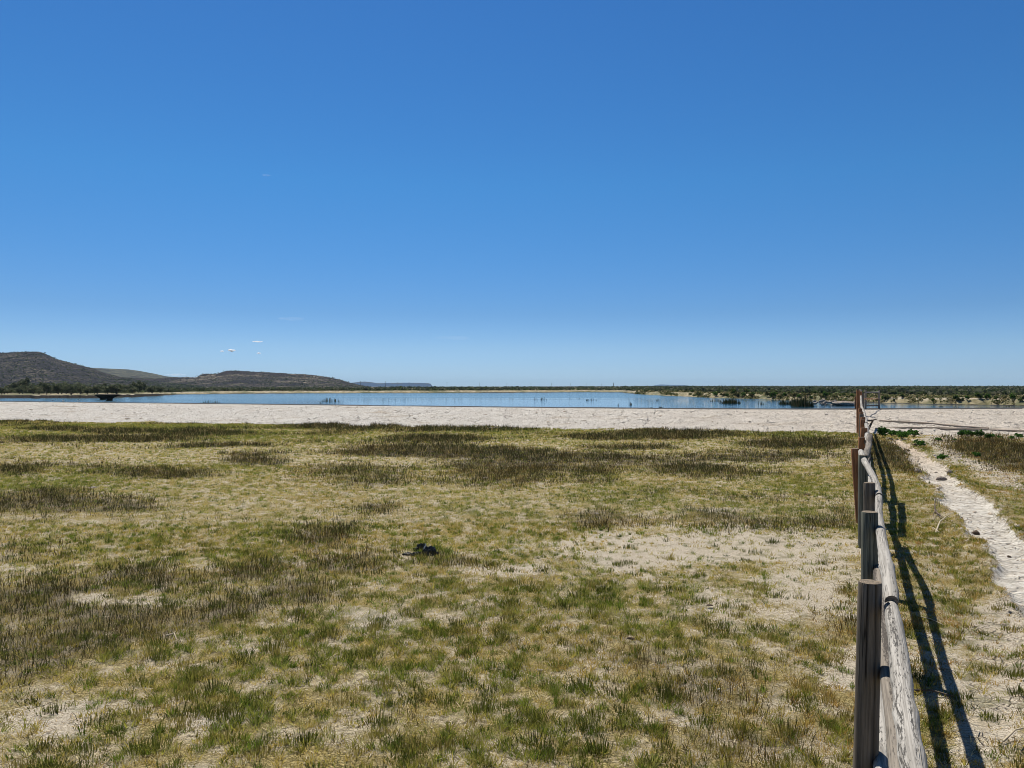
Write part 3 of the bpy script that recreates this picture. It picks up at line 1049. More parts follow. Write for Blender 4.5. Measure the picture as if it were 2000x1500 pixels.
random_rg = np.random.default_rng(77)
up = make_upole()
UP = [(704, 1150), (753, 1250), (777, 1350), (799, 1420), (873, 1500), (937, 1650), (990, 1780), (1037, 1880), (1077, 1980), (1114, 2080), (1145, 2180), (1175, 2300)]
for i, (u, y) in enumerate(UP):
    o = up if i == 0 else copy_tree(up)
    o.location = ((u - 1000) / F * y, y, float(far_z(np.array([float(u)]), np.array([float(y)]))[0]))
    o.rotation_euler.z = .9
    if i < 4:
        tag(o, 'thin utility pole in front of the long blue mesa, ' + ('leftmost and tallest', 'second from left', 'third from left', 'rightmost, faintest')[i], 'utility pole', 'utility poles in front of the blue mesa')
    else:
        tag(o, 'thin utility pole on the open skyline, ' + ('nearest the blue mesa', 'second from the mesa', 'third from the mesa', 'fourth from the mesa', 'fifth from the mesa', 'sixth from the mesa', 'seventh from the mesa', 'nearest the dark mast')[i - 4], 'utility pole', 'utility poles on the open skyline')
# slim mast
mast = empty('radio_mast', ((1198 - 1000) / F * 1100, 1100, 1.6))
tag(mast, 'dark broad mast standing on the skyline above the lake, tallest thing on the plain', 'mast')
tube_obj('mast_pole', [tube([(0, 0, -.5), (0, 0, 6.4)], [.45, .3], 8, rg=random_rg)], M['utility'], mast)
tube_obj('bracket', [tube([(-.9, 0, 4.6), (1.3, 0, 4.6)], [.22, .22], 6, rg=random_rg), tube([(-.5, 0, 3.3), (.9, 0, 3.3)], [.3, .3], 6, rg=random_rg)], M['utility'], mast)


# ------------------------------------------------------------------ rocks
def rock_mesh(seed, sx, sy, sz, sub=3, rough=.35, cut=-.35):
    import bmesh
    bm = bmesh.new()
    bmesh.ops.create_icosphere(bm, subdivisions=sub, radius=1)
    rg = np.random.default_rng(seed)
    dirs = rg.normal(size=(9, 3))
    dirs /= np.linalg.norm(dirs, axis=1)[:, None]
    lim = rg.uniform(.55, .95, 9)
    for v in bm.verts:
        p = np.array(v.co)
        for d, l in zip(dirs, lim):
            t = p @ d
            if t > l: p = p - d * (t - l) * .85
        nz = float(fbm(np.array([p[0] * 2.3 + seed]), np.array([p[1] * 2.3 + p[2] * 1.7]), seed, 3)[0]) - .5
        p = p * (1 + nz * rough)
        p[2] = max(p[2], cut)
        v.co = (p[0] * sx, p[1] * sy, p[2] * sz)
    me = bpy.data.meshes.new('rock')
    bm.to_mesh(me)
    bm.free()
    for q in me.polygons: q.use_smooth = sub > 2
    return me


def put_mesh(name, me, mat, loc, rz=0, sc=1):
    if not me.materials: me.materials.append(mat)
    o = bpy.data.objects.new(name, me)
    o.location = loc
    o.rotation_euler.z = rz
    o.scale = (sc, sc, sc) if not isinstance(sc, tuple) else sc
    COL.objects.link(o)
    return o


def gz(x, y): return float(ground_z(np.array([float(x)]), np.array([float(y)]))[0])


for (u, v, w, hh, lab, mt) in [
    (1904, 1030, 19, .75, 'round brown stone alone in the middle of the pale path', 'stone_brown'),
    (1772, 876, 14, .5, 'flat reddish stone on the far narrow part of the path', 'stone_brown'),
    (1768, 883, 6, .7, 'small dark stone below the flat reddish stone, left of a pair', 'stone_brown'),
    (1777, 884, 6, .6, 'small dark stone below the flat reddish stone, right of a pair', 'stone_brown'),
    (1836, 931, 24, .55, 'wide grey clod in the path beside a rounder one', 'stone_grey'),
    (1855, 925, 13, .9, 'rounder brownish clod at the right edge of the path beside a wide grey clod', 'stone_grey'),
    (1792, 926, 14, .8, 'grey lump of earth on the left edge of the path', 'stone_grey'),
    (1874, 1000, 14, .45, 'low grey lump in the left part of the path above the twiggy dead branch', 'stone_grey'),
    (1971, 1076, 9, .7, 'small reddish clod on the right side of the pale path', 'stone_brown'),
    (1577, 968, 13, .5, 'small dark stone lying in the yellow grass left of the fence', 'stone_brown'),
    (1788, 871, 12, .7, 'small brown clod at the right edge of the far path under the green shrubs', 'stone_brown')]:
    x, y, z = px(u, v)
    s = w / F * y / 2
    o = put_mesh('stone', rock_mesh(int(u), 1, .8, hh, 3, .3), M[mt], (x, y, gz(x, y) + s * hh * .25), 0, s)
    tag(o, lab, 'stone')

# boulders of the jetty at the water, right
rg = np.random.default_rng(15)
bprot = [rock_mesh(500 + k, 1, .85, .75, 2, .4) for k in range(5)]
JR = []
for i in range(74):
    u = 1590 + 92 * rg.random()
    t = (u - 1590) / 90
    y = 66 + 9 * rg.random() if u < 1632 else 69 + 6 * rg.random()
    hgt = (.30 + .25 * math.sin(min(1, max(0, (u - 1586) / 45)) * math.pi)) if u < 1632 else .22
    zz = WZ - .08 + rg.random() * hgt
    s = rg.uniform(.11, .26)
    o = put_mesh('boulder', bprot[i % 5], M['stone_grey'], ((u - 1000) / F * y, y, zz), rg.random() * 6.28, (s, s, s))
    tag(o, 'angular grey boulder in the heap at the water edge left of the fence', 'boulder', 'boulders heaped at the water edge left of the fence')
slab = rock_mesh(777, 1.05, .8, .30, 4, .18, -.8)
o = put_mesh('rock_slab', slab, M['stone_grey'], (px(1650, 790, 66)[0], 66.4, WZ + .12), 0, 1)
tag(o, 'long low dark rock slab at the waterline between the boulders and the fence', 'rock')

# dark undercut earth pillars by the far left shore
def pillar(name, u, y, prof, lab, seed):
    """prof: list of (half width m, z)"""
    rg = np.random.default_rng(seed)
    x = (u - 1000) / F * y
    seg = 18
    VV, n = [], len(prof)
    for (w, z) in prof:
        for j in range(seg):
            t = 6.2832 * j / seg
            r = w * (1 + .22 * (rg.random() - .5))
            VV.append((math.cos(t) * r, math.sin(t) * r * .8, z + .04 * (rg.random() - .5)))
    VV += [(0, 0, prof[0][1]), (0, 0, prof[-1][1])]
    Qd = [(i * seg + j, i * seg + (j + 1) % seg, (i + 1) * seg + (j + 1) % seg, (i + 1) * seg + j) for i in range(n - 1) for j in range(seg)]
    T3 = [(n * seg + 1, (n - 1) * seg + j, (n - 1) * seg + (j + 1) % seg) for j in range(seg)] + [(n * seg, (j + 1) % seg, j) for j in range(seg)]
    o = nmesh(name, np.array(VV), [np.array(Qd), np.array(T3)], M['stone_dark'], smooth=True)
    o.location = (x, y, 0)
    return tag(o, lab, 'rock')


pillar('rock_pillar', 214, 90, [(.36, .6), (.34, .9), (.33, 1.05), (.45, 1.18), (.75, 1.32), (1.1, 1.42), (1.45, 1.52), (1.3, 1.58), (.4, 1.62)],
       'dark mushroom shaped earth pillar standing in water off the left shore, larger of two', 1)
pillar('rock_pillar', 201, 97, [(.36, .6), (.36, .95), (.38, 1.05), (.55, 1.15), (.8, 1.28), (1.0, 1.38), (.9, 1.45), (.3, 1.5)],
       'dark stubby earth pillar behind the larger mushroom shaped one, smaller of two', 2)


# ------------------------------------------------------------------ reeds in the water
def reeds(u, y, wpx, hpx, n, lab, seed, lean=.15):
    rg = np.random.default_rng(seed)
    x0 = (u - 1000) / F * y
    W = wpx / F * y
    H = hpx / F * y
    xx = rg.uniform(-.5, .5, n) * W
    yy = rg.uniform(-.5, .5, n) * min(W, 2.5)
    hh = H * rg.uniform(.45, 1, n) * np.sqrt(np.clip(1.1 - (2 * xx / W) ** 2, .1, 1))
    lx = rg.normal(0, lean, n) * hh
    wd = .018 * y / 70 + .012
    b = np.stack([xx, yy, np.full(n, -.1)], -1)
    t = np.stack([xx + lx, yy, hh], -1)
    ang = rg.random(n) * 3.14
    s = np.stack([np.cos(ang) * wd, np.sin(ang) * wd, np.zeros(n)], -1)
    VV = np.stack([b - s, b + s, t + s * .25, t - s * .25], 1).reshape(-1, 3)
    cols = np.asarray([(.03, .045, .02), (.05, .055, .028), (.02, .028, .015), (.08, .07, .04)])
    c = np.repeat(cols[rg.integers(0, 4, n)], 4, 0)
    o = nmesh('reed_clump', VV, np.arange(4 * n).reshape(-1, 4), M['scrub'], cols=c)
    o.location = (x0, y, WZ)
    return tag(o, lab, 'reeds')


def wd_(v): return (EYE - WZ) * F / (v - 755)


reeds(1567, wd_(794), 36, 20, 420, 'tall dense dark rounded reed clump in the water beside the boulders', 1, .06)
reeds(1551, wd_(790), 20, 12, 130, 'low thin dark reed patch at the left foot of the tall rounded clump', 2)
reeds(1426, wd_(788), 34, 11, 260, 'wide dark reed clump in the water off the sandy right shore, leftmost dense one', 3, .08)
reeds(1531, wd_(790), 18, 9, 130, 'small dark reed clump in the water between the wide clump and the tall rounded clump', 4, .08)
reeds(1398, wd_(784), 20, 7, 30, 'few thin reeds just left of the wide dark clump', 5, .1)
reeds(1486, wd_(790), 18, 8, 9, 'handful of single reed stems between two dark clumps near the right shore', 6, .05)
reeds(646, wd_(784), 30, 9, 40, 'dark upright reed clump in the open water below the left mesa', 7, .04)
reeds(627, wd_(788), 8, 6, 8, 'few reeds left and in front of the dark upright clump below the mesa', 8, .04)
reeds(411, wd_(787), 34, 6, 40, 'low row of dark reeds in the water nearest the left shore', 9, .04)
reeds(1046, wd_(781), 8, 7, 9, 'left half of a pair of sparse reed groups in mid lake', 10, .1)
reeds(1062, wd_(781), 12, 7, 12, 'right half of a pair of sparse reed groups in mid lake', 11, .1)
reeds(1155, wd_(782), 26, 4, 22, 'long low line of short reeds in mid lake', 12, .2)
reeds(1129, wd_(779), 6, 4, 6, 'tiny reed tuft behind the long low line of reeds', 13, .1)
reeds(1230, wd_(791), 10, 7, 8, 'sparse reed stems standing near the bank below the tip of the right spit', 14, .05)
reeds(1207, wd_(792), 3, 6, 3, 'two or three lone reed stems left of the sparse stems below the spit', 15, .05)
reeds(1285, wd_(783), 7, 6, 7, 'thin reed stems in the water below the pale far hill', 16, .05)
reeds(1291, wd_(797), 8, 4, 30, 'small low tuft at the water edge against the sand bank', 17, .5)
reeds(1272, wd_(797.5), 5, 3, 16, 'tiny low tuft at the water edge left of the small low tuft', 18, .5)
reeds(1970, wd_(795), 9, 4, 8, 'few short reeds in the channel at the far right', 19, .1)
reeds(1838, wd_(795), 8, 3, 24, 'small dark snag lying in the channel right of the fence', 20, .8)


# waterfowl, white specks on the left water
def bird_swim(u, v, lab):
    y = wd_(v)
    r = empty('swimming_bird', ((u - 1000) / F * y, y, WZ))
    tag(r, lab, 'bird')
    put = put_mesh('body', bird_body, M['bird_white'], (0, 0, .06), 0, 1)
    put.parent = r
    tube_obj('neck', [tube([(.11, 0, .06), (.14, 0, .14), (.15, 0, .18), (.19, 0, .185)], [.022, .018, .025, .008], 6, rg=random_rg)], M['bird_white'], r)


bird_body = rock_mesh(900, .16, .08, .07, 3, .05, -1)
bird_swim(103, 783, 'white bird swimming off the left shore, leftmost of the row')
bird_swim(124, 784, 'white bird swimming in the middle of the row of three at left')
bird_swim(153, 783.5, 'white bird swimming nearest the dark earth pillars')


# flying birds
def bird_fly(u, v, y, lab, s):
    x, yy, z = px(u, v, y)
    VV = np.array([(0, .5, 0), (0, -.5, 0), (.12, 0, .03), (-.12, 0, .03), (.55, .1, .18), (1.0, -.25, .05), (.45, -.2, .12),
                   (-.55, .1, .18), (-1.0, -.25, .05), (-.45, -.2, .12), (0, 0, .1), (0, 0, -.1), (.15, -.75, 0), (-.15, -.75, 0)]) * s
    root = empty('flying_bird', (x, yy, z))
    tag(root, lab, 'bird')
    nmesh('body', VV, np.array([(0, 2, 10), (0, 10, 3), (0, 11, 2), (0, 3, 11), (1, 10, 2), (1, 3, 10), (1, 2, 11), (1, 11, 3), (1, 12, 13)]), M['bird_dark'], root)
    nmesh('wing', VV[[2, 4, 5, 6]], np.array([(0, 1, 2, 3)]), M['bird_dark'], root)
    nmesh('wing', VV[[3, 7, 8, 9]], np.array([(0, 3, 2, 1)]), M['bird_dark'], root)


bird_fly(1603, 392, 75, 'tiny dark bird flying high in the open sky at right', .10)
bird_fly(1236, 683, 120, 'tiny dark bird flying low above the lake near the skyline', .13)

# ------------------------------------------------------------------ the rail fence
fence = empty('rail_fence', (0.05 + .455 * 4.6, 4.6, 0))
tag(fence, 'weathered log rail fence running from the lower right corner to the sand bank', 'fence')
FO = Vector(fence.location)
POSTS = [  # depth, offset at top, offset at base, drop of the top, radius, material
    (2.2, .05, .05, 1.15, .072, 'post_grey'), (4.6, .048, .008, 1.168, .066, 'post_grey'), (7.0, .070, .068, 1.140, .070, 'post_green'),
    (9.4, .093, .090, 1.175, .066, 'post_grey'), (11.8, .018, .016, 1.052, .069, 'post_green'), (14.2, -.125, -.01, 1.145, .072, 'post_brown'),
    (17.0, -.003, .0, 1.12, .068, 'post_brown'), (19.5, .055, .05, 1.05, .085, 'post_brown'), (23.5, .03, .03, 1.00, .072, 'post_brown'),
    (26.5, .045, .04, 1.05, .078, 'post_brown'), (29.5, -.005, 0, 1.06, .078, 'post_grey'), (33.0, -.01, 0, 1.10, .08, 'post_brown'), (37.5, -.07, -.06, 1.07, .085, 'post_brown')]


def fx(y, off): return .4553 * y + off


def post_parts(y, ot, ob, drop, r, rg, top=None):
    zt = EYE - drop if top is None else top
    pts, rad = [], []
    zb = gz(fx(y, ob), y) - .25
    for t in np.linspace(0, 1, 9):
        pts.append((fx(y, ob + (ot - ob) * t) - FO.x, y - FO.y, zb + (zt - .012 - zb) * t))
        rad.append(r * (1.06 - .06 * t))
    pts.append((pts[-1][0], pts[-1][1], zt))
    rad.append(r * .93)
    seg = 64 if y < 13 else 22
    v, f, g = tube(pts, rad, seg, True, .012, rg)
    if seg == 64:                        # a long drying crack down the face, and a shorter one
        for j0, i0, i1, dep in ((46, 0, 10, .38), (45, 0, 10, .2), (54, 5, 9, .25)):
            j = j0
            for i in range(i0, i1):
                if rg.random() < .35: j += int(rg.integers(-1, 2))
                c = np.array(pts[i])
                k = i * seg + j % seg
                v[k, :2] = c[:2] + (v[k, :2] - c[:2]) * (1 - dep * min(1, (i - i0 + 1) / 2))
    return v, f, g


rgf = np.random.default_rng(42)
for p in POSTS:
    tube_obj('post', [post_parts(*p[:5], rgf)], M[p[5]], fence)


def rail(a, b, r0, r1, mat, seed, sag=.01, wob=.07, seg=16, bend=.015):
    rg = np.random.default_rng(seed)
    a, b = Vector(a), Vector(b)
    n = max(8, int((b - a).length / .12))
    pts, rad = [], []
    ph = rg.random(4) * 6.28
    L = (b - a).length
    kn = rg.random(5)
    for i in range(n + 1):
        t = i / n
        p = a.lerp(b, t)
        p += Vector((math.sin(t * 5 + ph[0]), 0, math.sin(t * 4 + ph[1]))) * bend
        p.z -= sag * 4 * t * (1 - t)
        pts.append(p - FO)
        rr = (r0 + (r1 - r0) * t) * (1 + .05 * math.sin(t * L * 3.1 + ph[2]) + .03 * math.sin(t * L * 7.3 + ph[3]))
        for k in kn: rr *= 1 + .14 * math.exp(-((t - k) * L / .06) ** 2)
        rad.append(rr)
    rad[0] *= .9
    rad[-1] *= .9
    tube_obj('rail', [tube(pts, rad, seg, True, wob, rg)], M[mat], fence)


def rp(k, lvl, side=.112, dy=0.0, dz=0.0):
    y, ot, ob, drop, r, _ = POSTS[k]
    z = EYE - drop - (.155, .53, 1.08)[lvl]
    t = min(1, max(0, z / (EYE - drop)))
    return (fx(y + dy, ob + (ot - ob) * t + side + (r - .07)), y + dy, z + dz)


# top rails
rail(rp(0, 0, .152, dy=-.4), rp(1, 0, .118, dy=.10, dz=.012), .041, .042, 'rail', 1, .0, .05)
rail(rp(1, 0, .122, dy=-.02, dz=.025), rp(3, 0, dy=-.05), .044, .039, 'rail', 2, -.02, .06)
rail(rp(3, 0, .108, dy=-.16, dz=.0), px(1682.5, 880, 12.7), .042, .046, 'rail', 3, -.03, .07, bend=.02)
rail(px(1688, 893, 13.3), px(1700, 852, 17.15), .062, .058, 'rail_bark', 4, .02, .10)
rail(rp(6, 0, .12, dy=-.1, dz=.06), rp(8, 0, .11, dy=.1), .055, .05, 'rail', 5, .02, .06)
rail(rp(8, 0, .12, dy=-.1), rp(10, 0, .14, dy=.1), .055, .05, 'rail', 6, .0, .06)
rail(rp(10, 0, .14, dy=-.1), rp(12, 0, .14, dy=.1), .055, .05, 'rail', 7, .0, .06)
rail(rp(12, 0, .14, dy=-.1), (fx(41.2, -.02), 41.2, 1.55), .055, .05, 'rail', 8, .0, .06)
# middle rails
rail(rp(0, 1, .100, dy=-.3), rp(2, 1, .095, dy=.12), .046, .045, 'rail_bark', 11, .01, .07)
rail(rp(2, 1, .125, dy=-.12), rp(4, 1, .12, dy=.1), .050, .045, 'rail', 12, .0, .07)
rail(rp(4, 1, .13, dy=-.1), rp(5, 1, .15, dy=.4), .05, .048, 'rail', 13, .0, .08)
rail((fx(13.6, .05), 13.6, 1.02), (fx(17.1, .14), 17.1, 1.05), .055, .055, 'rail_bark', 14, .0, .08)
rail(rp(6, 1, .12, dy=-.1), rp(8, 1, .11, dy=.1), .05, .05, 'rail', 15, .0, .06)
rail(rp(8, 1, .12, dy=-.1), rp(10, 1, .13, dy=.1), .05, .05, 'rail', 16, .0, .06)
rail(rp(10, 1, .13, dy=-.1), rp(12, 1, .13, dy=.1), .05, .05, 'rail', 17, .0, .06)
# bottom rails
rail(rp(0, 2, .10, dy=-.3), rp(1, 2, .105, dy=.12), .050, .047, 'rail', 21, .0, .07)
rail(rp(1, 2, .11, dy=-.1), rp(3, 2, .10, dy=.12), .048, .045, 'rail', 22, .0, .07)
rail(rp(3, 2, .11, dy=-.1), rp(5, 2, .12, dy=.1), .048, .045, 'rail_bark', 23, .0, .07)
rail(rp(5, 2, .12, dy=-.1), rp(7, 2, .12, dy=.1), .05, .05, 'rail', 24, .0, .07)
rail(rp(7, 2, .12, dy=-.1), rp(9, 2, .12, dy=.1), .05, .05, 'rail', 25, .0, .07)
rail(rp(9, 2, .12, dy=-.1), rp(12, 2, .12, dy=.1), .05, .05, 'rail', 26, .0, .07)

# tall frame at the end of the fence: five posts and crossrails
fr = empty('post_frame', (fx(41.2, -.1), 41.2, 0))
tag(fr, 'tall wooden post and rail brace frame standing where the fence meets the sand bank', 'fence frame')
O = Vector(fr.location)


def fpost(u, vt, y, r, mat, vb=None):
    x, _, zt = px(u, vt, y)
    zb = gz(x, y) - .3
    pts = [(x - O.x, y - O.y, zb + (zt - zb) * t) for t in np.linspace(0, 1, 5)]
    tube_obj('post', [tube(pts, [r] * 5, 14, True, .02, rgf)], M[mat], fr)


def frail(u0, v0, y0, u1, v1, y1, r, mat):
    a, b = Vector(px(u0, v0, y0)) - O, Vector(px(u1, v1, y1)) - O
    pts = [a.lerp(b, t) for t in np.linspace(0, 1, 6)]
    tube_obj('crossrail', [tube([tuple(p) for p in pts], [r] * 6, 12, True, .04, rgf)], M[mat], fr)


fpost(1675.7, 760.5, 41.2, .082, 'post_brown')
fpost(1680.5, 763.5, 44.5, .085, 'post_brown')
fpost(1684.8, 767, 49, .08, 'post_grey')
fpost(1690.3, 761, 54.5, .072, 'pole')
fpost(1716.8, 762, 55.2, .072, 'pole')
fpost(1671.3, 774, 55.5, .075, 'post_brown')
frail(1675.7, 761, 41.05, 1682.0, 763.2, 44.6, .055, 'rail')
frail(1682.5, 797, 41.6, 1681.5, 774, 44.2, .055, 'rail')
frail(1689, 766.5, 54.4, 1717, 766, 55.1, .05, 'rail')
frail(1685, 779, 49.2, 1717, 779.3, 55.1, .035, 'post_brown')
frail(1689, 792.5, 54.6, 1717, 792.2, 55.3, .045, 'post_grey')

# ------------------------------------------------------------------ fallen poles on the sand, dead branches
def lying(name, pts, rad, mat, lab, cat='pole', seed=1, seg=8, lift=0.0):
    rg = np.random.default_rng(seed)
    P = []
    for p in pts:
        if len(p) == 2:
            u, v = p
            y = 3750 / (v - 755)
            for _ in range(25):
                x = (u - 1000) / F * y
                y = .5 * y + .5 * (EYE - gz(x, y)) * F / (v - 755)
            P.append((x, y, gz(x, y) + rad[0] * .8 + lift))
        else:
            P.append(p)
    o0 = Vector(P[0])
    Q_ = [Vector(p) - o0 for p in P]
    fine, rr = [], []
    for i in range(len(Q_) - 1):
        for t in (0, .25, .5, .75): fine.append(tuple(Q_[i].lerp(Q_[i + 1], t))); rr.append(rad[i] + (rad[i + 1] - rad[i]) * t)
    fine.append(tuple(Q_[-1]))
    rr.append(rad[-1])
    v, f, g = tube(fine, rr, seg, True, .08, rg)
    o = nmesh(name, v, f, M[mat], smooth=True, vecs=dict(grain=g))
    o.location = o0
    return tag(o, lab, cat)


lying('fallen_pole', [(1714, 823), (1800, 828.5), (1870, 834), (1931, 838.5)], [.045, .055, .07, .08], 'pole',
      'long thin pole lying highest on the sand bank right of the fence', seed=1)
lying('fallen_pole', [(1706, 837.2), (1770, 836.6), (1840, 836.5), (1930, 840.5)], [.045, .05, .05, .055], 'pole',
      'long thin pole lying along the foot of the bank just above the green shrubs', seed=2)
lying('fallen_pole', [(1836, 839.3), (1900, 841), (1960, 842.5), (2060, 845.5)], [.05, .055, .06, .06], 'pole',
      'dark pole at the foot of the bank running out of the picture at right', seed=3)
br = empty('broken_branch', px(1700, 835, 38))
tag(br, 'forked dead branch propped against the far end of the rail fence', 'branch')
BO = Vector(br.location)
tube_obj('limb', [tube([tuple(Vector(px(1688, 820.5, 37)) - BO), tuple(Vector(px(1700, 821.5, 37.4)) - BO), tuple(Vector(px(1713, 818.5, 38)) - BO)], [.05, .045, .02], 7, rg=rgf)], M['stick'], br)
tube_obj('limb', [tube([tuple(Vector(px(1705, 820.5, 37.5)) - BO), tuple(Vector(px(1701, 828, 37.6)) - BO), tuple(Vector(px(1694, 842, 37)) - BO)], [.045, .05, .055], 7, rg=rgf)], M['stick'], br)


def twig(name, segs, mat, lab, seed=1):
    rg = np.random.default_rng(seed)
    o0 = Vector(segs[0][0])
    parts = [tube([tuple(Vector(p) - o0) for p in pts], list(np.linspace(r, r * .45, len(pts))), 6, True, .1, rg) for *pts, r in segs]
    v, f, g = join(parts)
    o = nmesh(name, v, f, M[mat], smooth=True, vecs=dict(grain=g))
    o.location = o0
    return tag(o, lab, 'branch')


def gp(u, v, h=.0):
    x, y, _ = px(u, v)
    return (x, y, gz(x, y) + h + .012)


def bentstick(u0, v0, u1, v1, r, h0=.01, h1=.03, k=.06):
    a, b = Vector(gp(u0, v0, h0)), Vector(gp(u1, v1, h1))
    m_ = a.lerp(b, .5) + Vector((0, k * (b - a).length, .02))
    return (tuple(a), tuple(m_), tuple(b), r)


twig('dead_branch', [bentstick(1826, 1042, 1854, 1020, .014, .0, .14), bentstick(1833, 1040, 1815, 1032, .01)], 'stick_pale', 'pale straight dead stick leaning in the grass beside the path', 1)
twig('dead_branch', [bentstick(1827, 1000, 1838, 1013, .022, .03, .02), bentstick(1827, 1003, 1827, 996, .016, .0, .22), bentstick(1830, 1006, 1846, 1018, .016, .05, .03), bentstick(1827, 1004, 1822, 1012, .010, .05, .03),
                     bentstick(1829, 1000, 1837, 994, .008, .12, .22)], 'stick', 'dark twiggy dead branch standing up at the left edge of the path', 2)
twig('dead_branch', [bentstick(1775, 1352, 1862, 1366, .012, .01, .01, .04), bentstick(1800, 1350, 1790, 1343, .010)], 'stick', 'thin dark dead stick lying across the two fence shadows', 3)
twig('dead_branch', [bentstick(1790, 1208, 1842, 1226, .007, .02, .02, -.05)], 'stick_pale', 'short pale twig lying across the fence shadows beside green grass', 4)
twig('dead_branch', [bentstick(1958, 1457, 2010, 1443, .008, .01, .04), bentstick(1975, 1453, 1995, 1466, .005)], 'stick_pale', 'pale dead branch at the lower right corner beside the path', 5)
twig('dead_branch', [bentstick(325, 1252, 345, 1256, .012, .05, .03, .5)], 'stick_pale', 'pale curved stick like a rib in the brown rushes at left', 6)
twig('dead_branch', [bentstick(1876, 1028, 1895, 1048, .010)], 'stick', 'thin twig hanging over the turf edge just left of the round stone', 7)


# black crumpled plastic in the meadow
def crumple(u, v, w, hgt, seed, mat, nm, lab, cat, asp=.6):
    import bmesh
    x, y, _ = px(u, v)
    bm = bmesh.new()
    bmesh.ops.create_icosphere(bm, subdivisions=4, radius=1)
    W = w / F * y / 2
    H = hgt / F * y
    for q in bm.verts:
        p = q.co.normalized()
        rn = float(fbm(np.array([p.x * 2.1 + seed]), np.array([p.y * 2.1 + p.z * 1.3]), seed, 3)[0]) - .5
        fold = abs(math.sin(p.x * 7 + p.y * 5 + seed + rn * 6)) * .28 + abs(math.sin(p.y * 9 - p.z * 6 + seed)) * .15
        r = .78 + rn * .9 + fold
        q.co = (p.x * W * r, p.y * W * asp * r, max(-.02, p.z) * H * r)
    me = bpy.data.meshes.new(nm)
    bm.to_mesh(me)
    bm.free()
    me.materials.append(M[mat])
    o = bpy.data.objects.new(nm, me)
    o.location = (x, y, gz(x, y))
    COL.objects.link(o)
    return o


pl = empty('plastic_sheet', (px(828, 1084)[0], px(828, 1084)[1], 0))
tag(pl, 'crumpled black plastic sheet lying alone in the grassy meadow', 'plastic sheet')
for (u, v, w, h, s, m_, nm) in ((822, 1076, 22, 13, 4, 'plastic', 'fold'), (840, 1084, 26, 15, 7, 'plastic', 'fold'), (815, 1086, 20, 8, 9, 'plastic', 'fold'), (797, 1084, 20, 5, 12, 'plastic', 'fold'),
                                (831, 1078, 8, 12, 14, 'scrap_and_highlight', 'painted_highlight')):  # last lump is the gloss highlight of the black plastic, painted as white
    o = crumple(u, v, w, h, s, m_, nm, None, None)
    o.parent = pl
    o.location = Vector(o.location) - Vector(pl.location)
# small litter in the meadow
for (u, v, w, lab, mt) in [(1232, 1252, 17, 'flat rusty brown scrap lying in the near meadow', 'stone_brown'), (1386, 1191, 13, 'small rusty brown scrap on the bare ground', 'stone_brown'),
                           (1054, 1312, 14, 'small pale lump of dried earth in the near meadow', 'clod'), (1404, 1347, 8, 'small white scrap in the olive grass', 'scrap_and_highlight'),
                           (182, 954, 14, 'pale flat stone at the edge of the dark rushes at left', 'clod'), (948, 936, 12, 'pale flat patch stone among brown rushes in mid meadow', 'clod'),
                           (1166, 1006, 10, 'small pale clod in the rushes in mid meadow', 'clod')]:
    x, y, _ = px(u, v)
    s = w / F * y / 2
    o = put_mesh('ground_scrap', rock_mesh(int(u) + 3, 1, .7, .35, 3, .4), M[mt], (x, y, gz(x, y) + s * .2 + .02), 0, s)
    tag(o, lab, 'scrap')

# leafy green shrubs at the end of the path
gsh = [shrub('leafy_shrub', .34, .62, 420, .05, LEAFG[:2] + LEAFG[3:], 221, 7), shrub('leafy_shrub', .32, .42, 340, .05, LEAFG, 222, 6)]
first = [True, True]
GS = [(1725, 856, 1.05, 0, 'rounded dark green shrub at the path head, tallest and nearest the fence'),
      (1741, 852, .9, 1, 'green leafy shrub second from the fence behind the head of the path'), (1753, 851, .8, 1, 'small green leafy shrub third from the fence, behind the path'),
      (1762, 859, .95, 1, 'green leafy shrub at the right edge of the path head'), (1771, 855, .9, 1, 'green leafy shrub just right of the one at the path head'),
      (1785, 853, .95, 1, 'green leafy shrub at the right end of the row behind the path'), (1797, 872, .8, 1, 'low green shrub beside the rubble right of the path'),
      (1877, 853, .62, 0, 'narrow green shrub left in the row under the fallen poles'), (1889, 852, .85, 1, 'broad green shrub under the overlap of the fallen poles'),
      (1897, 852, .7, 1, 'green shrub hugging the right side of the broad one under the poles'), (1913, 855, .75, 0, 'bright green shrub just right of the overlap of the poles'),
      (1930, 859, .55, 0, 'small bright sprig in the row at the edge of the dark rushes, left'), (1937, 856, .6, 1, 'small bright sprig in the row at the edge of the dark rushes, second'),
      (1952, 857, .45, 1, 'tiny sprig in the middle of the row above the dark rushes'), (1975, 858, .5, 1, 'tiny sprig right of the middle of the row above the dark rushes'),
      (1990, 856, .7, 1, 'green shrub at the right edge of the picture under the pole'), (1832, 862, .5, 1, 'small green shrub among white clods right of the path'),
      (1864, 861, .35, 1, 'tiny green shrub on the white clods below the fallen pole'), (1908, 893, .5, 1, 'small dark shrub on the left edge of the dark rushes at right'),
      (1842, 899, .6, 1, 'low green shrub on the grassy rise right of the path')]
rg = np.random.default_rng(31)
for u, v, s, k, lab in GS:
    o = gsh[k] if first[k] else copy_tree(gsh[k])
    first[k] = False
    x, y, _ = px(u, v)
    o.location = (x, y, gz(x, y))
    o.scale = (s, s, s)
    o.rotation_euler.z = rg.random() * 6.28
    tag(o, lab, 'shrub', 'leafy shrubs at the head of the path and under the fallen poles')

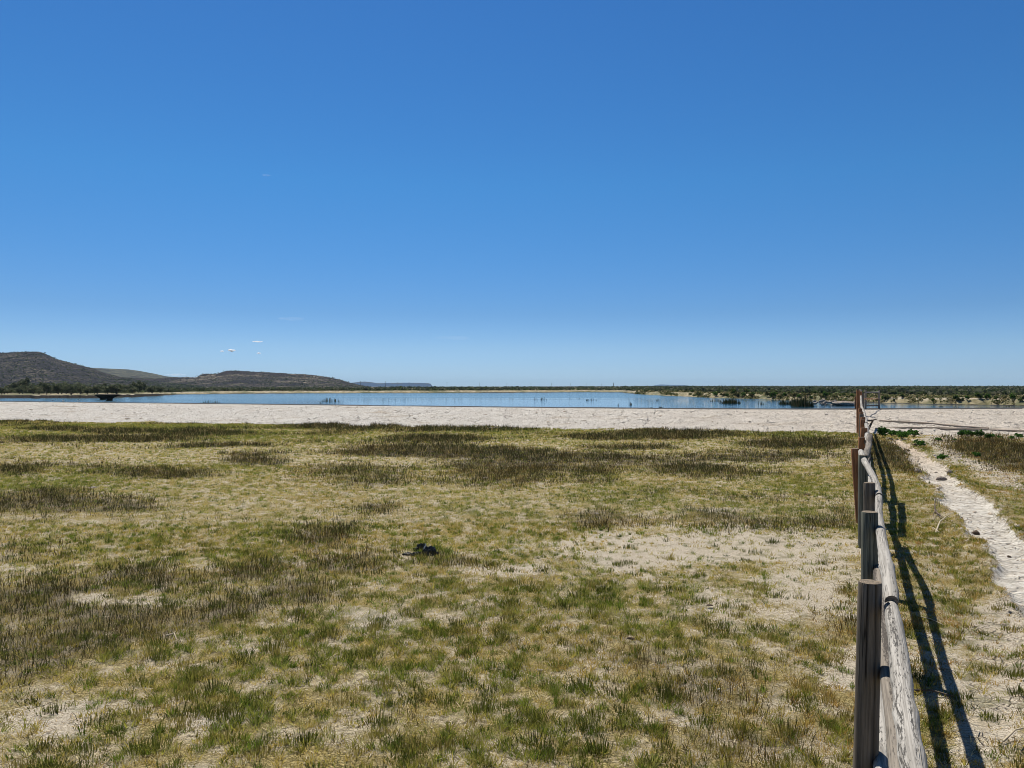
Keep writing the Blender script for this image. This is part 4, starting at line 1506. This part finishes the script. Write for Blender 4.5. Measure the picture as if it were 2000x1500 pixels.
# ------------------------------------------------------------------ grass
def blades(name, P, H, W, lean, cols, rg, curl=.5, segs=2, tipc=None, rad=None):
    n = len(P)
    a = rg.random(n) * 6.283
    sd = np.stack([np.cos(a), np.sin(a), np.zeros(n)], -1)
    b = rg.random(n) * 6.283
    ld = np.stack([np.cos(b), np.sin(b), np.zeros(n)], -1) * (lean * np.abs(rg.normal(0, 1, n)))[:, None]
    if rad is not None: ld = ld * .45 + rad * lean
    H_ = H[:, None]
    W_ = W[:, None] * .5
    up = np.array([0, 0, 1.0])
    base = P
    mid = P + up * H_ * .55 + ld * H_ * .35
    tip = P + up * H_ * (1 - curl * .15) + ld * H_
    if segs == 2:
        VV = np.stack([base - sd * W_, base + sd * W_, mid + sd * W_ * .75, mid - sd * W_ * .75, tip], 1).reshape(-1, 3)
        k = np.arange(n)[:, None] * 5
        T3 = np.concatenate([k + np.array([[0, 1, 2]]), k + np.array([[0, 2, 3]]), k + np.array([[3, 2, 4]])])
        f = 5
    else:
        VV = np.stack([base - sd * W_, base + sd * W_, tip], 1).reshape(-1, 3)
        T3 = np.arange(3 * n).reshape(-1, 3)
        f = 3
    C = np.repeat(cols, f, 0)
    if tipc is not None: C.reshape(n, f, 3)[:, -1] = tipc
    return VV, T3, C


def grass_layer(name, dens, dfun, hfun, colfun, seed, rngs, tuft, trad, wid, lean, hmul=1.0, xlim=.74):
    """dens at 6 m in tufts per square metre, thinning with distance"""
    rg = np.random.default_rng(seed)
    Vs, Ts, Cs, off = [], [], [], 0
    for (y0, y1, mul, nb, segs) in rngs:
        area = xlim * (y1 ** 2 - y0 ** 2) + 3 * (y1 - y0)
        n = int(area * dens * mul)
        yy = np.sqrt(rg.uniform(y0 ** 2, y1 ** 2, n))
        xx = rg.uniform(-1, 1, n) * (xlim * yy + 1.2)
        pdst = path_dist(xx, yy)
        r, b, g = fields(xx, yy)
        pr = dfun(r, b, g, xx, yy) * (pdst < .0) * (yy < foot(xx) + (fbm(xx * .5, yy * .5, 33, 4) - .5) * 4.5 + .3)
        k = rg.random(n) < pr
        xx, yy, r, b, g = xx[k], yy[k], r[k], b[k], g[k]
        m_ = len(xx)
        cnt = nb
        tr = trad * (1 + yy * .012)
        ox, oy = rg.normal(0, 1, m_ * cnt), rg.normal(0, 1, m_ * cnt)
        TX = np.repeat(xx, cnt) + ox * np.repeat(tr, cnt)
        TY = np.repeat(yy, cnt) + oy * np.repeat(tr, cnt)
        hs_ = hfun(r, b, g, xx, yy) * rg.uniform(.6, 1.35, m_)
        Hh = np.repeat(hs_, cnt) * rg.uniform(.45, 1.1, m_ * cnt) * hmul
        Wd = np.maximum(wid, .00062 * TY) * rg.uniform(.7, 1.3, m_ * cnt)
        TZ = ground_z(TX, TY) - .006
        cc = colfun(r, b, g, m_, rg)
        org = np.clip(sm(-1.2, .6, xx - .4553 * yy) * sm(2, 6, yy) * .6 + .35 * (fbm(xx * .5, yy * .5, 610, 3) > .58), 0, 1) * (rg.random(m_) < .55)
        cc = mixc(cc, np.array([(.44, .25, .075)]), (org * (.85 if name == 'dry_grass' else .25))[:, None])
        cc = np.repeat(cc, cnt, 0) * rg.uniform(.65, 1.3, (m_ * cnt, 1))
        v, t, c = blades(name, np.stack([TX, TY, TZ], -1), Hh, Wd, lean, cc, rg, segs=segs, rad=np.stack([ox, oy, 0 * ox], -1))
        Vs.append(v); Ts.append(t + off); Cs.append(c)
        off += len(v)
    V_, T_, C_ = np.concatenate(Vs), np.concatenate(Ts), np.concatenate(Cs)
    o = nmesh(name, V_, T_, M['grass'], cols=C_)
    print(name, len(T_))
    return tag(o, kind='stuff')


def mixc(a, b, t): return np.asarray(a) * (1 - t) + np.asarray(b) * t


def c_dry(r, b, g, n, rg):
    t = rg.random((n, 1))
    c = mixc((.64, .495, .145), (.42, .32, .08), t)
    k = rg.random((n, 1))
    c = np.where(k < .25, np.array([(.70, .62, .38)]), c)
    c = np.where(k > .88, np.array([(.16, .125, .05)]), c)
    gg = np.clip(g * 1.5 + rg.normal(0, .28, n), 0, 1)[:, None]
    c = mixc(c, (.29, .31, .05), gg * .85)
    return c * (1 - np.clip(r, 0, 1)[:, None] * .3)


def c_green(r, b, g, n, rg):
    t = rg.random((n, 1))
    c = mixc((.19, .265, .036), (.045, .07, .014), t)
    return mixc(c, (.32, .29, .08), (rg.random((n, 1)) < .3) * .6)


def c_straw(r, b, g, n, rg):
    t = rg.random((n, 1))
    return mixc((.66, .56, .34), (.40, .31, .14), t)


def c_tuss(r, b, g, n, rg):
    t = rg.random((n, 1))
    c = mixc((.13, .145, .03), (.06, .07, .018), t)
    return mixc(c, (.36, .29, .09), (rg.random((n, 1)) < .3) * .6)


def c_rush(r, b, g, n, rg):
    t = rg.random((n, 1))
    c = mixc((.080, .056, .026), (.035, .027, .013), t)
    c = mixc(c, (.06, .08, .028), np.clip(g * 1.4 + rg.normal(0, .2, n), 0, 1)[:, None] * .8)
    return mixc(c, (.46, .36, .15), (rg.random((n, 1)) < .13) * .85)


RN = [(4.0, 8, 1, 13, 2), (8, 14, .85, 9, 2), (14, 24, .55, 7, 1), (24, 58, .22, 6, 1)]
grass_layer('dry_grass', 180, lambda r, b, g, x, y: np.clip(1.08 - b * .92, .16, 1) * (1 - .5 * r), lambda r, b, g, x, y: .045 + .03 * g + .0006 * y, c_dry, 1, RN, 9, .015, .0056, .58)
RG = [(4.0, 8, 1, 22, 2), (8, 14, .85, 15, 2), (14, 24, .55, 9, 1), (24, 58, .25, 7, 1)]
grass_layer('green_grass', 160, lambda r, b, g, x, y: np.clip((g - .26) * 2.0, .02, 1) * (1 - .5 * r) * np.clip(1.15 - b, .12, 1), lambda r, b, g, x, y: .032 + .045 * g + .0006 * y,
            c_green, 2, RG, 16, .016, .0052, .36)
RR = [(4.0, 8, 1, 7, 2), (8, 14, .9, 7, 2), (14, 24, .6, 6, 1), (24, 58, .27, 6, 1)]
grass_layer('brown_rushes', 125, lambda r, b, g, x, y: np.clip((r - .14) * 1.15, 0, 1) * np.where(y < 16, 1.7, 1.35), lambda r, b, g, x, y: .065 + .065 * r + .0028 * y, c_rush, 3, RR, 7, .05, .0046, .26)

grass_layer('straw_mat', 95, lambda r, b, g, x, y: np.clip(1.0 - b * .8, .2, 1) * (1 - .6 * r), lambda r, b, g, x, y: .022 + 0 * y, c_straw, 4,
            [(4.0, 9, 1, 9, 2), (9, 16, .5, 8, 1)], 9, .035, .0048, 1.9)
grass_layer('tussock_grass', 15, lambda r, b, g, x, y: np.clip(.15 + g, 0, 1) * sm(13, 7, y), lambda r, b, g, x, y: .06 + .035 * g, c_tuss, 5,
            [(4.0, 8, 1, 95, 2), (8, 13, 1, 70, 2)], 9, .048, .0056, .22)
# straw litter lying flat, and pebbles
rg = np.random.default_rng(66)
n = 9000
yy = 4 + 18 * rg.random(n) ** 1.5
xx = rg.uniform(-1, 1, n) * (.74 * yy + 1)
a = rg.random(n) * 3.1416
L = rg.uniform(.02, .09, n) * (1 + (rg.random(n) < .03) * 1.6)
d = np.stack([np.cos(a), np.sin(a), rg.normal(0, .08, n)], -1) * L[:, None] * .5
s = np.stack([-np.sin(a), np.cos(a), np.zeros(n)], -1) * (.0016 + .0022 * rg.random(n))[:, None]
P = np.stack([xx, yy, ground_z(xx, yy) + .012], -1)
VV = np.stack([P - d - s, P - d + s, P + d + s, P + d - s], 1).reshape(-1, 3)
cc = np.array([(.62, .55, .40), (.50, .42, .27), (.30, .24, .16)])[rg.integers(0, 3, n)]
tag(nmesh('straw_litter', VV, np.arange(4 * n).reshape(-1, 4), M['grass'], cols=np.repeat(cc, 4, 0)), kind='stuff')


def octa(P, S, sq, rg):
    base = np.array([(1, 0, 0), (-1, 0, 0), (0, 1, 0), (0, -1, 0), (0, 0, 1), (.7, .7, .5), (-.7, .6, .55), (-.6, -.7, .5), (.65, -.7, .45)], float)
    T3 = np.array([(0, 5, 4), (5, 2, 4), (2, 6, 4), (6, 1, 4), (1, 7, 4), (7, 3, 4), (3, 8, 4), (8, 0, 4), (0, 2, 5), (2, 1, 6), (1, 3, 7), (3, 0, 8)])
    n = len(P)
    b = base[None] * S[:, None, None] * rg.uniform(.65, 1.3, (n, 9, 3)) * np.array([1, 1, sq])
    a = rg.random(n) * 6.28
    ca, sa = np.cos(a)[:, None], np.sin(a)[:, None]
    x = b[..., 0] * ca - b[..., 1] * sa
    y = b[..., 0] * sa + b[..., 1] * ca
    VV = np.stack([x, y, b[..., 2]], -1) + P[:, None]
    return VV.reshape(-1, 3), (T3[None] + (np.arange(n) * 9)[:, None, None]).reshape(-1, 3)


n = 1500
yy = 4.5 + 33 * rg.random(n) ** 1.1
l = np.interp(yy, _pd, _pl)
r_ = np.interp(yy, _pd, _pr)
xx = l - .25 + (r_ - l + .5) * rg.random(n)
S = rg.uniform(.004, .016, n) * (1 + 1.6 * (rg.random(n) < .06)) * (.8 + yy / 25)
v, t = octa(np.stack([xx, yy, ground_z(xx, yy)], -1), S, .7, rg)
o = tag(nmesh('path_pebbles', v, t, M['clod']), kind='stuff')
# clods of the rubble strip right of the path
n = 1100
Pp = []
for cu, cv, ru, rv, k in ((1832, 861, 40, 9, .0), (1855, 886, 24, 12, .3), (1925, 914, 65, 10, .28), (1985, 948, 40, 9, .3), (1890, 851, 80, 4, 0), (1930, 1240, 45, 28, 0), (1965, 1340, 40, 60, 0), (1790, 905, 6, 25, .9)):
    m_ = n // 8 if cv < 1000 else n // 22
    a, q = rg.random(m_) * 6.28, np.sqrt(rg.random(m_))
    uu = cu + np.cos(a) * q * ru
    vv = cv + np.sin(a) * q * rv + k * (uu - cu)
    y = 3750 / (vv - 755)
    Pp.append(np.stack([(uu - 1000) / F * y, y], -1))
Pp = np.concatenate(Pp)
S = rg.uniform(.015, .055, len(Pp)) * np.clip(Pp[:, 1] / 22, .3, 1.2)
v, t = octa(np.c_[Pp, ground_z(Pp[:, 0], Pp[:, 1])], S, .6, rg)
tag(nmesh('rubble_clods', v, t, M['clod']), kind='stuff')
# dark flecks of dry weed and clods on the bank
n = 1500
xx = rg.uniform(-75, 50, n)
f_, c_ = foot(xx), crest(xx)
yy = f_ + (c_ - f_) * rg.random(n) ** 1.2
S = rg.uniform(.02, .07, n) * (1 + 1.2 * (rg.random(n) < .05))
v, t = octa(np.stack([xx, yy, ground_z(xx, yy)], -1), S, .6, rg)
tag(nmesh('bank_clods', v, t, M['clod']), kind='stuff')


# ------------------------------------------------------------------ clouds, far outside the haze
def cloud(u, v, wpx, hpx, y, lab, seed, alpha=1.0):
    import bmesh
    rg = np.random.default_rng(seed)
    x, yy, z = px(u, v, y)
    W, H = wpx / F * y / 2, hpx / F * y / 2
    bm = bmesh.new()
    nb = 9
    for k in range(nb):
        q = rg.uniform(-.75, .75)
        r = (1 - abs(q)) * .55 + .25
        mtx = Matrix.Translation((q * W, rg.uniform(-.3, .3) * W, rg.uniform(-.15, .35) * H)) @ Matrix.Diagonal((W * r * .6, W * r * .5, H * r, 1))
        bmesh.ops.create_icosphere(bm, subdivisions=3, radius=1, matrix=mtx)
    me = bpy.data.meshes.new('cloud')
    bm.to_mesh(me)
    bm.free()
    me.materials.append(mat_cloud(alpha * 6.0 / W))
    o = bpy.data.objects.new('cloud', me)
    o.location = (x, yy, z)
    COL.objects.link(o)
    tag(o, lab, 'cloud')


CY = 16000
cloud(452, 684.5, 16, 6, CY, 'small bright white puff of cloud, brightest of the little group at left', 1, .85)
cloud(434, 686, 9, 3.5, CY, 'faint tiny cloud just left of the brightest white puff', 2, .4)
cloud(503, 667.5, 22, 3.5, CY, 'thin flat white cloud, topmost of the little group at left', 3, .6)
cloud(505, 690, 9, 3.5, CY, 'tiny pale cloud below the thin flat cloud', 4, .5)
cloud(519, 342, 22, 1.6, CY, 'very thin pale streak of cloud high in the blue at upper left', 5, .05)
cloud(570, 623, 60, 9, CY, 'faint wide wisp of cloud above the little group', 6, .02)
cloud(890, 660, 90, 9, CY, 'faint wisp of cloud low over the middle of the lake', 7, .015)
cloud(345, 732, 45, 5, CY, 'low pale cloud on the skyline between the butte and the mesa', 8, .1)

# ------------------------------------------------------------------ haze
hz = nmesh('haze', np.array([(-15500, -60, -3), (15500, -60, -3), (15500, 10500, -3), (-15500, 10500, -3), (-15500, -60, 75), (15500, -60, 75), (15500, 10500, 75), (-15500, 10500, 75)], float),
           np.array([(0, 3, 2, 1), (4, 5, 6, 7), (0, 1, 5, 4), (1, 2, 6, 5), (2, 3, 7, 6), (3, 0, 4, 7)]))
tag(hz, kind='stuff')
m = NT('haze_air')
pv = m.n("ShaderNodeVolumePrincipled")
pv.inputs['Color'].default_value = (.42, .66, .95, 1)
pv.inputs['Density'].default_value = .00007
pv.inputs['Anisotropy'].default_value = 0.0
m.l(pv.outputs[0], m.out.inputs['Volume'])
hz.data.materials.append(m.m)
